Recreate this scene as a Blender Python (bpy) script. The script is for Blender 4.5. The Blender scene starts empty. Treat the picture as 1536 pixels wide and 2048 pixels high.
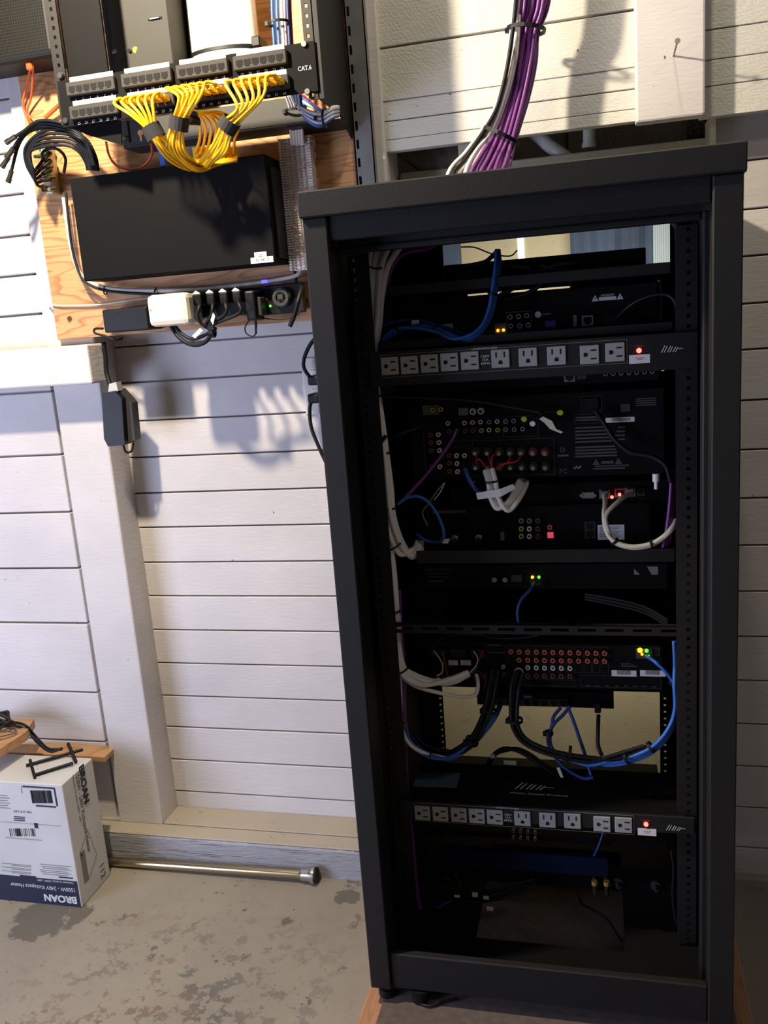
import bpy, bmesh, math, random
from mathutils import Vector, Matrix
random.seed(7)
C = bpy.context.scene.collection
FZ = 0.045          # floor level
SC = bpy.context.scene
PI = math.pi
# ------------------------------------------------------------ camera
F = 1750.0
EYE = Vector((0, 0, 1.26))
CR = Vector((0.97044668, 0.2297038, -0.07395536)).normalized()
CU = Vector((0.02124212, 0.22396342, 0.97436603)).normalized()
CF = CR.cross(CU) * -1
cam_d = bpy.data.cameras.new('camera'); cam = bpy.data.objects.new('camera', cam_d); C.objects.link(cam)
cam_d.sensor_fit = 'HORIZONTAL'; cam_d.sensor_width = 36; cam_d.lens = F / 1536 * 36
cam_d.clip_start = 0.02; cam_d.clip_end = 50
_m = Matrix.Identity(4)
for i in range(3):
    _m[i][0] = CR[i]; _m[i][1] = CU[i]; _m[i][2] = -CF[i]; _m[i][3] = EYE[i]
cam.matrix_world = _m
SC.camera = cam
# ------------------------------------------------------------ world, lights, exposure
w = bpy.data.worlds.new('world'); SC.world = w; w.use_nodes = True
w.node_tree.nodes['Background'].inputs[0].default_value = (0.78, 0.78, 0.86, 1)
w.node_tree.nodes['Background'].inputs[1].default_value = 0.10
def lamp(kind, loc, energy, color, size=0.03, rot=None, sy=None):
    d = bpy.data.lights.new(kind.lower() + '_light', kind); d.energy = energy; d.color = color
    if kind == 'AREA':
        d.size = size
        if sy: d.shape = 'RECTANGLE'; d.size_y = sy
    elif kind == 'SPOT': d.shadow_soft_size = size
    else: d.shadow_soft_size = size
    o = bpy.data.objects.new(d.name, d); C.objects.link(o); o.location = loc
    if rot is not None: o.rotation_euler = (Vector(rot) - Vector(loc)).to_track_quat('-Z', 'Y').to_euler()
    return o
lamp('POINT', (-0.87, 0.98, 2.08), 112, (1.0, 0.86, 0.66), 0.03)          # bare bulb hanging up left
lamp('POINT', (0.0, 1.26, 2.75), 34, (1.0, 0.88, 0.62), 0.04)                # bulb above the rack
lamp('AREA', (-2.2, -0.1, 0.75), 46, (0.60, 0.68, 1.0), 1.1, (-0.5, 1.7, 0.2), 1.1)   # daylight from behind left
lamp('AREA', (1.3, -0.2, 2.9), 5, (1.0, 0.90, 0.76), 0.25, (-0.2, 1.7, 0.8))        # ceiling lamp to the right
lamp('AREA', (-0.05, 1.84, 0.98), 5.0, (1.0, 0.95, 0.80), 0.5, (-0.05, 3.0, 1.05), 1.0)           # added area light that brightens the far wall behind the rack
SC.view_settings.view_transform = 'Standard'; SC.view_settings.look = 'None'
SC.view_settings.gamma = 1; SC.view_settings.use_curve_mapping = False
SC.view_settings.exposure = 0.0

# ------------------------------------------------------------ pixel rays
def ray(u, v): return CR * ((u - 768) / F) - CU * ((v - 1024) / F) + CF
def P(u, v, Y): d = ray(u, v); return EYE + d * (Y / d.y)
def PZ(u, v, z): d = ray(u, v); return EYE + d * ((z - EYE.z) / d.z)
def PX(u, v, x): d = ray(u, v); return EYE + d * (x / d.x)
X, Yv, Z = Vector((1, 0, 0)), Vector((0, 1, 0)), Vector((0, 0, 1))

# ------------------------------------------------------------ materials
def lin(c):
    return tuple(((x / 255) / 12.92 if x / 255 <= 0.04045 else ((x / 255 + 0.055) / 1.055) ** 2.4) for x in c) + (1,)
MATS = {}
def mat(name, col, rough=0.5, metal=0.0, emit=0, ecol=None, var=0, vscale=40, bump=0, bscale=200, coat=0, spec=0.5):
    if name in MATS: return MATS[name]
    m = bpy.data.materials.new(name); m.use_nodes = True; nt = m.node_tree; b = nt.nodes['Principled BSDF']
    b.inputs['Base Color'].default_value = lin(col); b.inputs['Roughness'].default_value = rough
    b.inputs['Metallic'].default_value = metal
    b.inputs['Specular IOR Level'].default_value = spec
    if coat: b.inputs['Coat Weight'].default_value = coat
    if emit:
        b.inputs['Emission Color'].default_value = lin(ecol or col); b.inputs['Emission Strength'].default_value = emit
    g = None
    if var or bump:
        g = nt.nodes.new('ShaderNodeNewGeometry')
    if var:
        n = nt.nodes.new('ShaderNodeTexNoise'); n.inputs['Scale'].default_value = vscale; n.inputs['Detail'].default_value = 5
        nt.links.new(g.outputs['Position'], n.inputs['Vector'])
        r = nt.nodes.new('ShaderNodeValToRGB')
        r.color_ramp.elements[0].position = 0.3; r.color_ramp.elements[1].position = 0.75
        a = [max(0, c * (1 - var)) for c in col]
        r.color_ramp.elements[0].color = lin(a); r.color_ramp.elements[1].color = lin([min(255, c * (1 + var * 0.4)) for c in col])
        nt.links.new(n.outputs['Fac'], r.inputs['Fac']); nt.links.new(r.outputs['Color'], b.inputs['Base Color'])
    if bump:
        n = nt.nodes.new('ShaderNodeTexNoise'); n.inputs['Scale'].default_value = bscale; n.inputs['Detail'].default_value = 3
        nt.links.new(g.outputs['Position'], n.inputs['Vector'])
        k = nt.nodes.new('ShaderNodeBump'); k.inputs['Strength'].default_value = bump; k.inputs['Distance'].default_value = 0.002
        nt.links.new(n.outputs['Fac'], k.inputs['Height']); nt.links.new(k.outputs['Normal'], b.inputs['Normal'])
    MATS[name] = m; return m

def paint(name, col, dark, stretch=(6, 6, 90), thr=(0.30, 0.36), bumpd=0.0012, saw=False, patch=None):
    """painted rough timber: scuffs, knots, fine grain"""
    m = bpy.data.materials.new(name); m.use_nodes = True; nt = m.node_tree; N = nt.nodes; L = nt.links; b = N['Principled BSDF']
    b.inputs['Roughness'].default_value = 0.62
    g = N.new('ShaderNodeNewGeometry')
    def noise(scale, vec, detail=5, rough=0.6):
        mp = N.new('ShaderNodeMapping'); mp.inputs['Scale'].default_value = vec; L.new(g.outputs['Position'], mp.inputs['Vector'])
        n = N.new('ShaderNodeTexNoise'); n.inputs['Scale'].default_value = scale; n.inputs['Detail'].default_value = detail
        n.inputs['Roughness'].default_value = rough; L.new(mp.outputs['Vector'], n.inputs['Vector']); return n.outputs['Fac']
    def ramp(f, p0, p1, c0, c1):
        r = N.new('ShaderNodeValToRGB'); r.color_ramp.elements[0].position = p0; r.color_ramp.elements[1].position = p1
        r.color_ramp.elements[0].color = c0; r.color_ramp.elements[1].color = c1; L.new(f, r.inputs['Fac']); return r.outputs['Color']
    def mix(f, a, c, t='MIX'):
        x = N.new('ShaderNodeMix'); x.data_type = 'RGBA'; x.blend_type = t
        if isinstance(f, float): x.inputs[0].default_value = f
        else: L.new(f, x.inputs[0])
        for s, q in ((6, a), (7, c)):
            if isinstance(q, tuple): x.inputs[s].default_value = q
            else: L.new(q, x.inputs[s])
        return x.outputs[2]
    base = ramp(noise(2.2, (1, 1, 1.6), 4), 0.3, 0.75, lin([c * 0.90 for c in col]), lin(col))
    scuff = ramp(noise(9, stretch, 6, 0.7), thr[0], thr[1], (1, 1, 1, 1), (0, 0, 0, 1))
    c1 = mix(scuff, base, lin(dark))
    spots = ramp(noise(55, (1, 1, 1.5), 2), 0.20, 0.25, (1, 1, 1, 1), (0, 0, 0, 1))
    c2 = mix(spots, c1, lin([c * 0.6 for c in dark]))
    if patch:
        pm = ramp(noise(patch[0], (1.6, 1, 6), 7, 0.75), patch[1], patch[1] + 0.05, (0, 0, 0, 1), (1, 1, 1, 1))
        c2 = mix(pm, c2, lin(patch[2]))
    L.new(c2, b.inputs['Base Color'])
    bp = N.new('ShaderNodeBump'); bp.inputs['Strength'].default_value = 0.55; bp.inputs['Distance'].default_value = bumpd
    if saw:
        mp = N.new('ShaderNodeMapping'); mp.inputs['Rotation'].default_value = (0, math.radians(38), 0); L.new(g.outputs['Position'], mp.inputs['Vector'])
        wv = N.new('ShaderNodeTexWave'); wv.inputs['Scale'].default_value = 42; wv.inputs['Distortion'].default_value = 9; wv.inputs['Detail'].default_value = 3
        L.new(mp.outputs['Vector'], wv.inputs['Vector'])
        ad = N.new('ShaderNodeMath'); ad.operation = 'MULTIPLY_ADD'; ad.inputs[1].default_value = 0.14
        L.new(wv.outputs['Fac'], ad.inputs[0]); L.new(noise(70, (1, 1, 4)), ad.inputs[2]); L.new(ad.outputs[0], bp.inputs['Height'])
    else:
        L.new(noise(60, (0.7, 1, 3)), bp.inputs['Height'])
    L.new(bp.outputs['Normal'], b.inputs['Normal'])
    MATS[name] = m; return m
M_paint = paint('white_painted_boards', (214, 208, 206), (120, 108, 98), thr=(0.20, 0.24))
M_rough = paint('white_rough_sawn_paint', (214, 211, 202), (120, 105, 88), stretch=(3, 3, 60), thr=(0.30, 0.34), saw=True, bumpd=0.002)
M_post = paint('white_painted_post', (214, 208, 205), (130, 125, 122), stretch=(14, 14, 9), thr=(0.20, 0.24))
M_sillf = paint('peeling_grey_sill_paint', (160, 160, 165), (98, 92, 90), stretch=(0.8, 1.5, 30), thr=(0.38, 0.41), bumpd=0.004, patch=(4, 0.60, (190, 189, 188)))
M_sillt = paint('dusty_tan_sill_top', (172, 161, 144), (110, 98, 84), stretch=(5, 5, 5), thr=(0.30, 0.36))
M_beige = paint('beige_far_wall_paint', (200, 188, 158), (165, 150, 120), stretch=(3, 3, 3), thr=(0.30, 0.42))

def concrete():
    m = bpy.data.materials.new('stained_concrete'); m.use_nodes = True; nt = m.node_tree; N = nt.nodes; L = nt.links; b = N['Principled BSDF']
    b.inputs['Roughness'].default_value = 0.7
    g = N.new('ShaderNodeNewGeometry')
    def noise(s, d=6, r=0.6, off=0):
        mp = N.new('ShaderNodeMapping'); mp.inputs['Location'].default_value = (off, off, 0); L.new(g.outputs['Position'], mp.inputs['Vector'])
        n = N.new('ShaderNodeTexNoise'); n.inputs['Scale'].default_value = s; n.inputs['Detail'].default_value = d; n.inputs['Roughness'].default_value = r
        L.new(mp.outputs['Vector'], n.inputs['Vector']); return n.outputs['Fac']
    def ramp(f, p0, p1, c0, c1):
        r = N.new('ShaderNodeValToRGB'); r.color_ramp.elements[0].position = p0; r.color_ramp.elements[1].position = p1
        r.color_ramp.elements[0].color = c0; r.color_ramp.elements[1].color = c1; L.new(f, r.inputs['Fac']); return r.outputs['Color']
    def mix(f, a, c, t='MIX'):
        x = N.new('ShaderNodeMix'); x.data_type = 'RGBA'; x.blend_type = t
        if isinstance(f, float): x.inputs[0].default_value = f
        else: L.new(f, x.inputs[0])
        for s, q in ((6, a), (7, c)):
            if isinstance(q, tuple): x.inputs[s].default_value = q
            else: L.new(q, x.inputs[s])
        return x.outputs[2]
    base = ramp(noise(3), 0.3, 0.7, lin((130, 122, 110)), lin((147, 139, 125)))
    # worn patches: gathered in one zone of the floor
    zone = ramp(noise(2.2, 3, 0.5, 3.1), 0.40, 0.62, (0, 0, 0, 1), (1, 1, 1, 1))
    sp = N.new('ShaderNodeVectorMath'); sp.operation = 'DISTANCE'; sp.inputs[1].default_value = (-0.80, 1.16, 0); L.new(g.outputs['Position'], sp.inputs[0])
    zr = ramp(sp.outputs['Value'], 0.10, 0.46, (1, 1, 1, 1), (0, 0, 0, 1))
    spl = ramp(noise(30, 8, 0.72), 0.44, 0.455, (1, 1, 1, 1), (0, 0, 0, 1))
    spl2 = ramp(noise(15, 7, 0.68, 9), 0.36, 0.38, (1, 1, 1, 1), (0, 0, 0, 1))
    z1 = mix(1.0, zr, spl, 'MULTIPLY')
    z2 = mix(1.0, z1, spl2, 'LIGHTEN')
    tone = ramp(noise(6, 2, 0.5, 5), 0.42, 0.58, lin((118, 102, 88)), lin((96, 93, 86)))
    col = mix(z2, base, tone)
    dots = ramp(noise(60, 2, 0.5, 2), 0.24, 0.27, (1, 1, 1, 1), (0, 0, 0, 1))
    col = mix(dots, col, lin((92, 86, 78)))
    edge = noise(28, 5, 0.6, 1)
    for (cx_, cy_, r_) in ((-1.20, 1.435, 0.085), (-1.13, 1.46, 0.05), (-0.545, 1.60, 0.045), (-0.66, 1.50, 0.03)):
        dn = N.new('ShaderNodeVectorMath'); dn.operation = 'DISTANCE'; dn.inputs[1].default_value = (cx_, cy_, FZ); L.new(g.outputs['Position'], dn.inputs[0])
        ma = N.new('ShaderNodeMath'); ma.operation = 'MULTIPLY_ADD'; ma.inputs[1].default_value = 0.10; L.new(edge, ma.inputs[0]); L.new(dn.outputs['Value'], ma.inputs[2])
        col = mix(ramp(ma.outputs[0], r_ + 0.03, r_ + 0.033, (1, 1, 1, 1), (0, 0, 0, 1)), col, lin((96, 91, 82)))
    L.new(col, b.inputs['Base Color'])
    bp = N.new('ShaderNodeBump'); bp.inputs['Strength'].default_value = 0.4; bp.inputs['Distance'].default_value = 0.003
    L.new(noise(40), bp.inputs['Height']); L.new(bp.outputs['Normal'], b.inputs['Normal'])
    return m
M_floor = concrete()

def wood(name, c0, c1, scale=7, direction='Z', stretch=(1, 1, 7)):
    m = bpy.data.materials.new(name); m.use_nodes = True; nt = m.node_tree; N = nt.nodes; L = nt.links; b = N['Principled BSDF']
    b.inputs['Roughness'].default_value = 0.55
    g = N.new('ShaderNodeNewGeometry'); mp = N.new('ShaderNodeMapping'); mp.inputs['Scale'].default_value = stretch
    L.new(g.outputs['Position'], mp.inputs['Vector'])
    n = N.new('ShaderNodeTexNoise'); n.inputs['Scale'].default_value = 1.6; n.inputs['Detail'].default_value = 3; L.new(mp.outputs['Vector'], n.inputs['Vector'])
    ma = N.new('ShaderNodeMath'); ma.operation = 'MULTIPLY'; ma.inputs[1].default_value = scale * 3; L.new(n.outputs['Fac'], ma.inputs[0])
    fr = N.new('ShaderNodeMath'); fr.operation = 'FRACT'; L.new(ma.outputs[0], fr.inputs[0])
    r = N.new('ShaderNodeValToRGB'); r.color_ramp.elements[0].color = lin(c0); r.color_ramp.elements[1].color = lin(c1)
    r.color_ramp.elements[0].position = 0.0; r.color_ramp.elements[1].position = 0.35
    e = r.color_ramp.elements.new(0.92); e.color = lin(c1)
    e2 = r.color_ramp.elements.new(1.0); e2.color = lin(c0)
    L.new(fr.outputs[0], r.inputs['Fac'])
    n2 = N.new('ShaderNodeTexNoise'); n2.inputs['Scale'].default_value = 90; mp2 = N.new('ShaderNodeMapping'); mp2.inputs['Scale'].default_value = tuple(0.15 if s == 1 else 1.5 for s in stretch)
    L.new(g.outputs['Position'], mp2.inputs['Vector']); L.new(mp2.outputs['Vector'], n2.inputs['Vector'])
    mx = N.new('ShaderNodeMix'); mx.data_type = 'RGBA'; mx.blend_type = 'MULTIPLY'; mx.inputs[0].default_value = 0.35
    L.new(r.outputs['Color'], mx.inputs[6]); L.new(n2.outputs['Fac'], mx.inputs[7]); L.new(mx.outputs[2], b.inputs['Base Color'])
    MATS[name] = m; return m
M_ply = wood('fir_plywood', (176, 118, 66), (214, 160, 104))
M_plat = wood('platform_plywood', (170, 118, 84), (186, 134, 98), stretch=(7, 1, 1))
M_shelfw = wood('pine_shelf', (176, 130, 86), (196, 150, 104), stretch=(1, 1, 7))

def perforated(name):
    m = bpy.data.materials.new(name); m.use_nodes = True; nt = m.node_tree; N = nt.nodes; L = nt.links; b = N['Principled BSDF']
    b.inputs['Roughness'].default_value = 0.5
    g = N.new('ShaderNodeNewGeometry'); sx = N.new('ShaderNodeSeparateXYZ'); L.new(g.outputs['Position'], sx.inputs[0])
    def mth(op, a, c=None):
        x = N.new('ShaderNodeMath'); x.operation = op
        for i, q in enumerate((a, c)):
            if q is None: continue
            if isinstance(q, (int, float)): x.inputs[i].default_value = q
            else: L.new(q, x.inputs[i])
        return x.outputs[0]
    def cell(o): return mth('SUBTRACT', mth('FRACT', mth('MULTIPLY', o, 190)), 0.5)
    a, c = cell(sx.outputs['X']), cell(sx.outputs['Z'])
    d = mth('SQRT', mth('ADD', mth('MULTIPLY', a, a), mth('MULTIPLY', c, c)))
    k = mth('LESS_THAN', d, 0.27)
    mx = N.new('ShaderNodeMix'); mx.data_type = 'RGBA'; L.new(k, mx.inputs[0]); mx.inputs[6].default_value = lin((30, 29, 26)); mx.inputs[7].default_value = lin((8, 8, 7)); b.inputs['Specular IOR Level'].default_value = 0.15
    L.new(mx.outputs[2], b.inputs['Base Color']); return m
M_perf = perforated('perforated_grey_metal')

BLK = mat('black_powder_coat', (29, 28, 28), 0.55, var=0.08, bump=0.15, bscale=900, spec=0.3)
BLKI = mat('black_chassis_paint', (19, 18, 18), 0.65, spec=0.08)
RAILM = mat('black_rail_steel', (30, 28, 27), 0.5, spec=0.3)
RUB = mat('black_rubber', (15, 15, 16), 0.5, spec=0.3)
PLAS = mat('black_plastic', (20, 20, 21), 0.45, spec=0.25)
DARK = mat('dark_hole', (6, 6, 6), 0.9)
GREYP = mat('grey_plastic', (112, 110, 106), 0.5)
OUTL = mat('grey_outlet_face', (150, 149, 147), 0.5)
GREYM = mat('grey_metal', (60, 59, 55), 0.6, spec=0.15)
DGREY = mat('dark_grey_plastic', (58, 56, 53), 0.5, spec=0.3)
DCAB = mat('dark_grey_jacket', (34, 33, 33), 0.5, spec=0.3)
GALV = mat('galvanised_steel', (140, 141, 142), 0.45, 0.5, var=0.12, vscale=30)
STEEL = mat('bright_steel', (200, 198, 190), 0.25, 1.0)
BRASS = mat('brass_plated_steel', (184, 168, 136), 0.25, 1.0)
GOLD = mat('gold_connector', (230, 185, 95), 0.35, 0.3)
WHITEC = mat('white_cable_jacket', (234, 227, 222), 0.5)
CREAMC = mat('cream_cable_jacket', (224, 212, 184), 0.5)
PURP = mat('purple_cable_jacket', (112, 52, 124), 0.4)
BLUEC = mat('blue_cable_jacket', (48, 100, 178), 0.4)
DBLUE = mat('dark_blue_cable_jacket', (30, 60, 120), 0.45)
YEL = mat('yellow_patch_jacket', (246, 186, 20), 0.38)
ORANGE = mat('orange_cable_jacket', (206, 84, 34), 0.45)
REDC = mat('red_wire', (190, 30, 34), 0.4)
GREENC = mat('green_wire', (40, 90, 80), 0.4)
WHT = mat('white_plastic', (232, 228, 214), 0.4)
PAPER = mat('white_label_paper', (222, 220, 216), 0.7)
INK = mat('white_print', (205, 203, 200), 0.6)
GINK = mat('grey_print', (120, 117, 112), 0.6)
DINK = mat('dark_print', (28, 28, 34), 0.6)
NAVY = mat('navy_print', (22, 26, 52), 0.6)
REDP = mat('red_jack', (196, 60, 44), 0.45)
WJ = mat('white_jack', (220, 218, 212), 0.4)
YJ = mat('yellow_jack', (200, 190, 60), 0.4)
BJ = mat('black_jack', (32, 32, 32), 0.4)
CARD = mat('white_cardboard', (192, 190, 188), 0.7, var=0.05, vscale=8)
VELC = mat('black_hook_and_loop', (38, 36, 38), 0.9)
BLUEP = mat('blue_board', (14, 19, 50), 0.6, spec=0.2)
PINK = mat('faded_pink', (205, 150, 150), 0.7)
CREAMW = mat('cream_painted_trim', (206, 198, 170), 0.6, var=0.1, vscale=10, bump=0.3, bscale=60)
PIPE = mat('white_pipe', (205, 203, 192), 0.4)
SLATE = mat('slate_blue_cloth', (70, 84, 110), 0.8, var=0.15, vscale=14)
DUCT = mat('grey_wrap', (120, 116, 104), 0.6, var=0.4, vscale=26)
LEDR = mat('red_led_glow', (255, 40, 40), 0.3, emit=9, ecol=(255, 70, 60))
LEDG = mat('green_led_glow', (60, 255, 60), 0.3, emit=4, ecol=(60, 235, 50))
LEDY = mat('amber_led_glow', (255, 200, 40), 0.3, emit=6, ecol=(255, 180, 20))
LEDO = mat('orange_led_glow', (255, 120, 20), 0.3, emit=6, ecol=(255, 110, 20))
LEDB = mat('blue_led_glow', (60, 60, 255), 0.3, emit=5, ecol=(60, 60, 255))
PINKL = mat('pink_optical_glow', (240, 90, 110), 0.4, emit=0.6, ecol=(240, 80, 100))
DAYL = mat('daylit_gap', (230, 255, 250), 0.5, emit=1.2, ecol=(220, 250, 245))

# ------------------------------------------------------------ mesh builder
_glyph = {}
def glyphs(s):
    if s in _glyph: return _glyph[s]
    cu = bpy.data.curves.new('t', 'FONT'); cu.body = s; cu.size = 1; cu.extrude = 0.0; cu.resolution_u = 3
    ob = bpy.data.objects.new('t', cu); C.objects.link(ob)
    dg = bpy.context.evaluated_depsgraph_get(); me = bpy.data.meshes.new_from_object(ob.evaluated_get(dg))
    vs = [v.co.copy() for v in me.vertices]; fs = [tuple(p.vertices) for p in me.polygons]
    bpy.data.objects.remove(ob); bpy.data.meshes.remove(me); bpy.data.curves.remove(cu)
    _glyph[s] = (vs, fs); return _glyph[s]

def spline(pts, seg=6):
    pts = [Vector(p) for p in pts]
    if len(pts) < 3: return pts
    q = [pts[0] * 2 - pts[1]] + pts + [pts[-1] * 2 - pts[-2]]
    out = []
    for i in range(1, len(q) - 2):
        a, b, c, d = q[i - 1:i + 3]
        for k in range(seg):
            t = k / seg
            out.append(0.5 * ((2 * b) + (c - a) * t + (2 * a - 5 * b + 4 * c - d) * t * t + (3 * b - a - 3 * c + d) * t ** 3))
    out.append(pts[-1]); return out

class MB:
    def __init__(s): s.v = []; s.f = []; s.m = []; s.s = []
    def add(s, vs, fs, mi=0, sm=False):
        n = len(s.v); s.v += [Vector(v) for v in vs]
        for f in fs: s.f.append(tuple(i + n for i in f)); s.m.append(mi); s.s.append(sm)
        return s
    def box(s, a, b, mi=0, bev=0, R=None, o=None):
        a = Vector(a); b = Vector(b); c = (a + b) / 2; h = Vector([abs(b[i] - a[i]) / 2 for i in range(3)])
        if bev <= 0:
            vs = [Vector((x * h.x, y * h.y, z * h.z)) for x in (-1, 1) for y in (-1, 1) for z in (-1, 1)]
            fs = [(0, 1, 3, 2), (4, 6, 7, 5), (0, 4, 5, 1), (2, 3, 7, 6), (0, 2, 6, 4), (1, 5, 7, 3)]
        else:
            bm = bmesh.new(); bmesh.ops.create_cube(bm, size=2)
            for v in bm.verts: v.co = Vector((v.co.x * h.x, v.co.y * h.y, v.co.z * h.z))
            bmesh.ops.bevel(bm, geom=bm.edges[:], offset=min(bev, min(h) * 0.95), segments=2 if bev > 0.002 else 1, profile=0.5, affect='EDGES')
            bm.verts.index_update(); vs = [v.co.copy() for v in bm.verts]; fs = [tuple(v.index for v in f.verts) for f in bm.faces]; bm.free()
        if R is not None:
            o = Vector(o) if o is not None else c
            vs = [R @ (v + c - o) + o for v in vs]
        else: vs = [v + c for v in vs]
        return s.add(vs, fs, mi)
    def cyl(s, p0, p1, r0, r1=None, n=14, mi=0, caps=True):
        r1 = r0 if r1 is None else r1; p0 = Vector(p0); p1 = Vector(p1); d = (p1 - p0).normalized()
        a = d.orthogonal().normalized(); b = d.cross(a)
        vs = [p + (a * math.cos(2 * PI * i / n) + b * math.sin(2 * PI * i / n)) * r for p, r in ((p0, r0), (p1, r1)) for i in range(n)]
        s.add(vs, [(i, (i + 1) % n, n + (i + 1) % n, n + i) for i in range(n)], mi, True)
        if caps: s.add(vs, [tuple(range(n))[::-1], tuple(range(n, 2 * n))], mi)
        return s
    def ring(s, c, ax, r0, r1, h, n=14, mi=0):
        """flat ring (annular tube) r0 inner, r1 outer, height h along ax"""
        c = Vector(c); d = Vector(ax).normalized(); a = d.orthogonal().normalized(); b = d.cross(a)
        prof = [(r0, 0), (r0, h), (r1, h), (r1, 0)]
        vs = [c + d * z + (a * math.cos(2 * PI * i / n) + b * math.sin(2 * PI * i / n)) * r for (r, z) in prof for i in range(n)]
        fs = [(k * n + i, k * n + (i + 1) % n, ((k + 1) % 4) * n + (i + 1) % n, ((k + 1) % 4) * n + i) for k in range(4) for i in range(n)]
        return s.add(vs, fs, mi)
    def tube(s, pts, r, n=8, mi=0, seg=6, flat=1.0):
        p = spline(pts, seg); t0 = (p[1] - p[0]).normalized(); a = t0.orthogonal().normalized(); vs = []
        for i, q in enumerate(p):
            t = (p[min(i + 1, len(p) - 1)] - p[max(i - 1, 0)]).normalized()
            a = (a - t * a.dot(t)); a = a.normalized() if a.length > 1e-6 else t.orthogonal().normalized(); b = t.cross(a)
            rr = r(i / (len(p) - 1)) if callable(r) else r
            vs += [q + (a * math.cos(2 * PI * k / n) + b * math.sin(2 * PI * k / n) * flat) * rr for k in range(n)]
        fs = [(i * n + k, i * n + (k + 1) % n, (i + 1) * n + (k + 1) % n, (i + 1) * n + k) for i in range(len(p) - 1) for k in range(n)]
        s.add(vs, fs, mi, True); m = len(p) - 1
        return s.add(vs, [tuple(range(n))[::-1], tuple(range(m * n, m * n + n))], mi)
    def prism(s, poly, ext, mi=0):
        n = len(poly); poly = [Vector(p) for p in poly]; e = Vector(ext); vs = poly + [p + e for p in poly]
        return s.add(vs, [tuple(range(n))[::-1], tuple(range(n, 2 * n))] + [(i, (i + 1) % n, n + (i + 1) % n, n + i) for i in range(n)], mi)
    def text(s, t, o, h, R=X, U=Z, mi=0, align='L', sx=1.0, t3=0.0002, bold=0):
        if bold:
            for dx in (-bold, bold):
                for dz in (-bold * 0.5, bold * 0.5): s.text(t, Vector(o) + R * dx + U * dz, h, R, U, mi, align, sx, t3 + 0.0002 * (2 * (dx > 0) + (dz > 0)))
            return s
        vs, fs = glyphs(t)
        if not vs: return s
        x0 = min(v.x for v in vs); x1 = max(v.x for v in vs); k = h / 0.70
        off = {'L': -x0, 'C': -(x0 + x1) / 2, 'R': -x1}[align]
        N = R.cross(U).normalized()
        return s.add([Vector(o) + R * ((v.x + off) * k * sx) + U * (v.y * k) + N * t3 for v in vs], fs, mi)
    def build(s, name, mats, parent=None, loc=None):
        if not isinstance(mats, (list, tuple)): mats = [mats]
        me = bpy.data.meshes.new(name)
        if loc is None:
            if parent is not None: loc = Vector((0, 0, 0))
            else:
                xs = [v.x for v in s.v]; ys = [v.y for v in s.v]; zs = [v.z for v in s.v]
                loc = Vector(((min(xs) + max(xs)) / 2, (min(ys) + max(ys)) / 2, min(zs)))
        base = wloc(parent) + Vector(loc) if parent is not None else Vector(loc)
        me.from_pydata([v - base for v in s.v], [], s.f)
        for m in mats: me.materials.append(m)
        me.polygons.foreach_set('material_index', s.m); me.polygons.foreach_set('use_smooth', s.s)
        bm = bmesh.new(); bm.from_mesh(me); bmesh.ops.recalc_face_normals(bm, faces=bm.faces[:]) if not name.endswith('print') else None
        bm.to_mesh(me); bm.free()
        o = bpy.data.objects.new(name, me); C.objects.link(o); o.location = loc
        if parent is not None: o.parent = parent
        return o
def wloc(o):
    l = Vector((0, 0, 0))
    while o is not None: l = l + o.location; o = o.parent
    return l
def T(o, label, cat, group=None):
    o['label'] = label; o['category'] = cat
    if group: o['group'] = group
    return o
def S(o): o['kind'] = 'structure'; return o
def thing(name, loc, label, cat, group=None):
    o = bpy.data.objects.new(name, None); C.objects.link(o); o.location = loc; o.empty_display_size = 0.02
    return T(o, label, cat, group)
PROTO = {}
def shared(key, maker, name, mats, parent, pos):
    """child object placed at world pos sharing one mesh per key (mesh built around the origin)"""
    if key not in PROTO:
        mb = MB(); maker(mb); me = bpy.data.meshes.new(name); me.from_pydata(mb.v, [], mb.f)
        for m in mats: me.materials.append(m)
        me.polygons.foreach_set('material_index', mb.m); me.polygons.foreach_set('use_smooth', mb.s)
        PROTO[key] = me
    o = bpy.data.objects.new(name, PROTO[key]); C.objects.link(o)
    if parent is not None: o.parent = parent; o.location = Vector(pos) - wloc(parent)
    else: o.location = pos
    return o
# ============================================================ STRUCTURE
WM, WF, WL = 1.78, 1.70, 1.712          # middle boards, post faces, left boards
f = MB(); f.box((-2.6, -0.6, FZ - 0.08), (2.2, 3.2, FZ)); S(f.build('floor', M_floor))

def boards(mb, seams, x0, x1, Y, th=0.02, gap=0.0036, jit=0.0012, skip=None, bev=0.0012):
    for i in range(len(seams) - 1):
        zt, zb = seams[i], seams[i + 1]
        y = Y + random.uniform(-jit, jit)
        segs = [(x0, x1)]
        if skip and zb < skip[3] and zt > skip[2]:
            if zt <= skip[3] + 0.02: segs = [(x0, skip[0]), (skip[1], x1)]
        for a, b in segs:
            mb.box((a, y, zb + gap / 2), (b, y + th, zt - gap / 2), 0, bev)
XP = P(262, 900, WM).x                    # where middle boards meet the post
zs = [P(300, v, WM).z for v in (690, 763, 841, 914, 986, 1055, 1125, 1192, 1259, 1325, 1390, 1452, 1516, 1578, 1640)]
top = [zs[0] + 0.0715 * k for k in range(7, 0, -1)]
mb = MB()
boards(mb, top + zs, -1.06, -0.375, WM)
zr = [P(1510, v, WM).z for v in (226, 322, 419, 512, 606, 697)]
while zr[-1] > 0.06: zr.append(zr[-1] - 0.094)
zr2 = [z for z in zr]
boards(mb, zr2, 0.20, 1.2, WM - 0.02)
mb.box((-1.06, WM + 0.02, 0), (-0.40, WM + 0.03, 2.2)); mb.box((0.215, WM + 0.006, 0), (1.2, WM + 0.016, 2.2))
S(mb.build('wall_back', M_paint))
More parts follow.
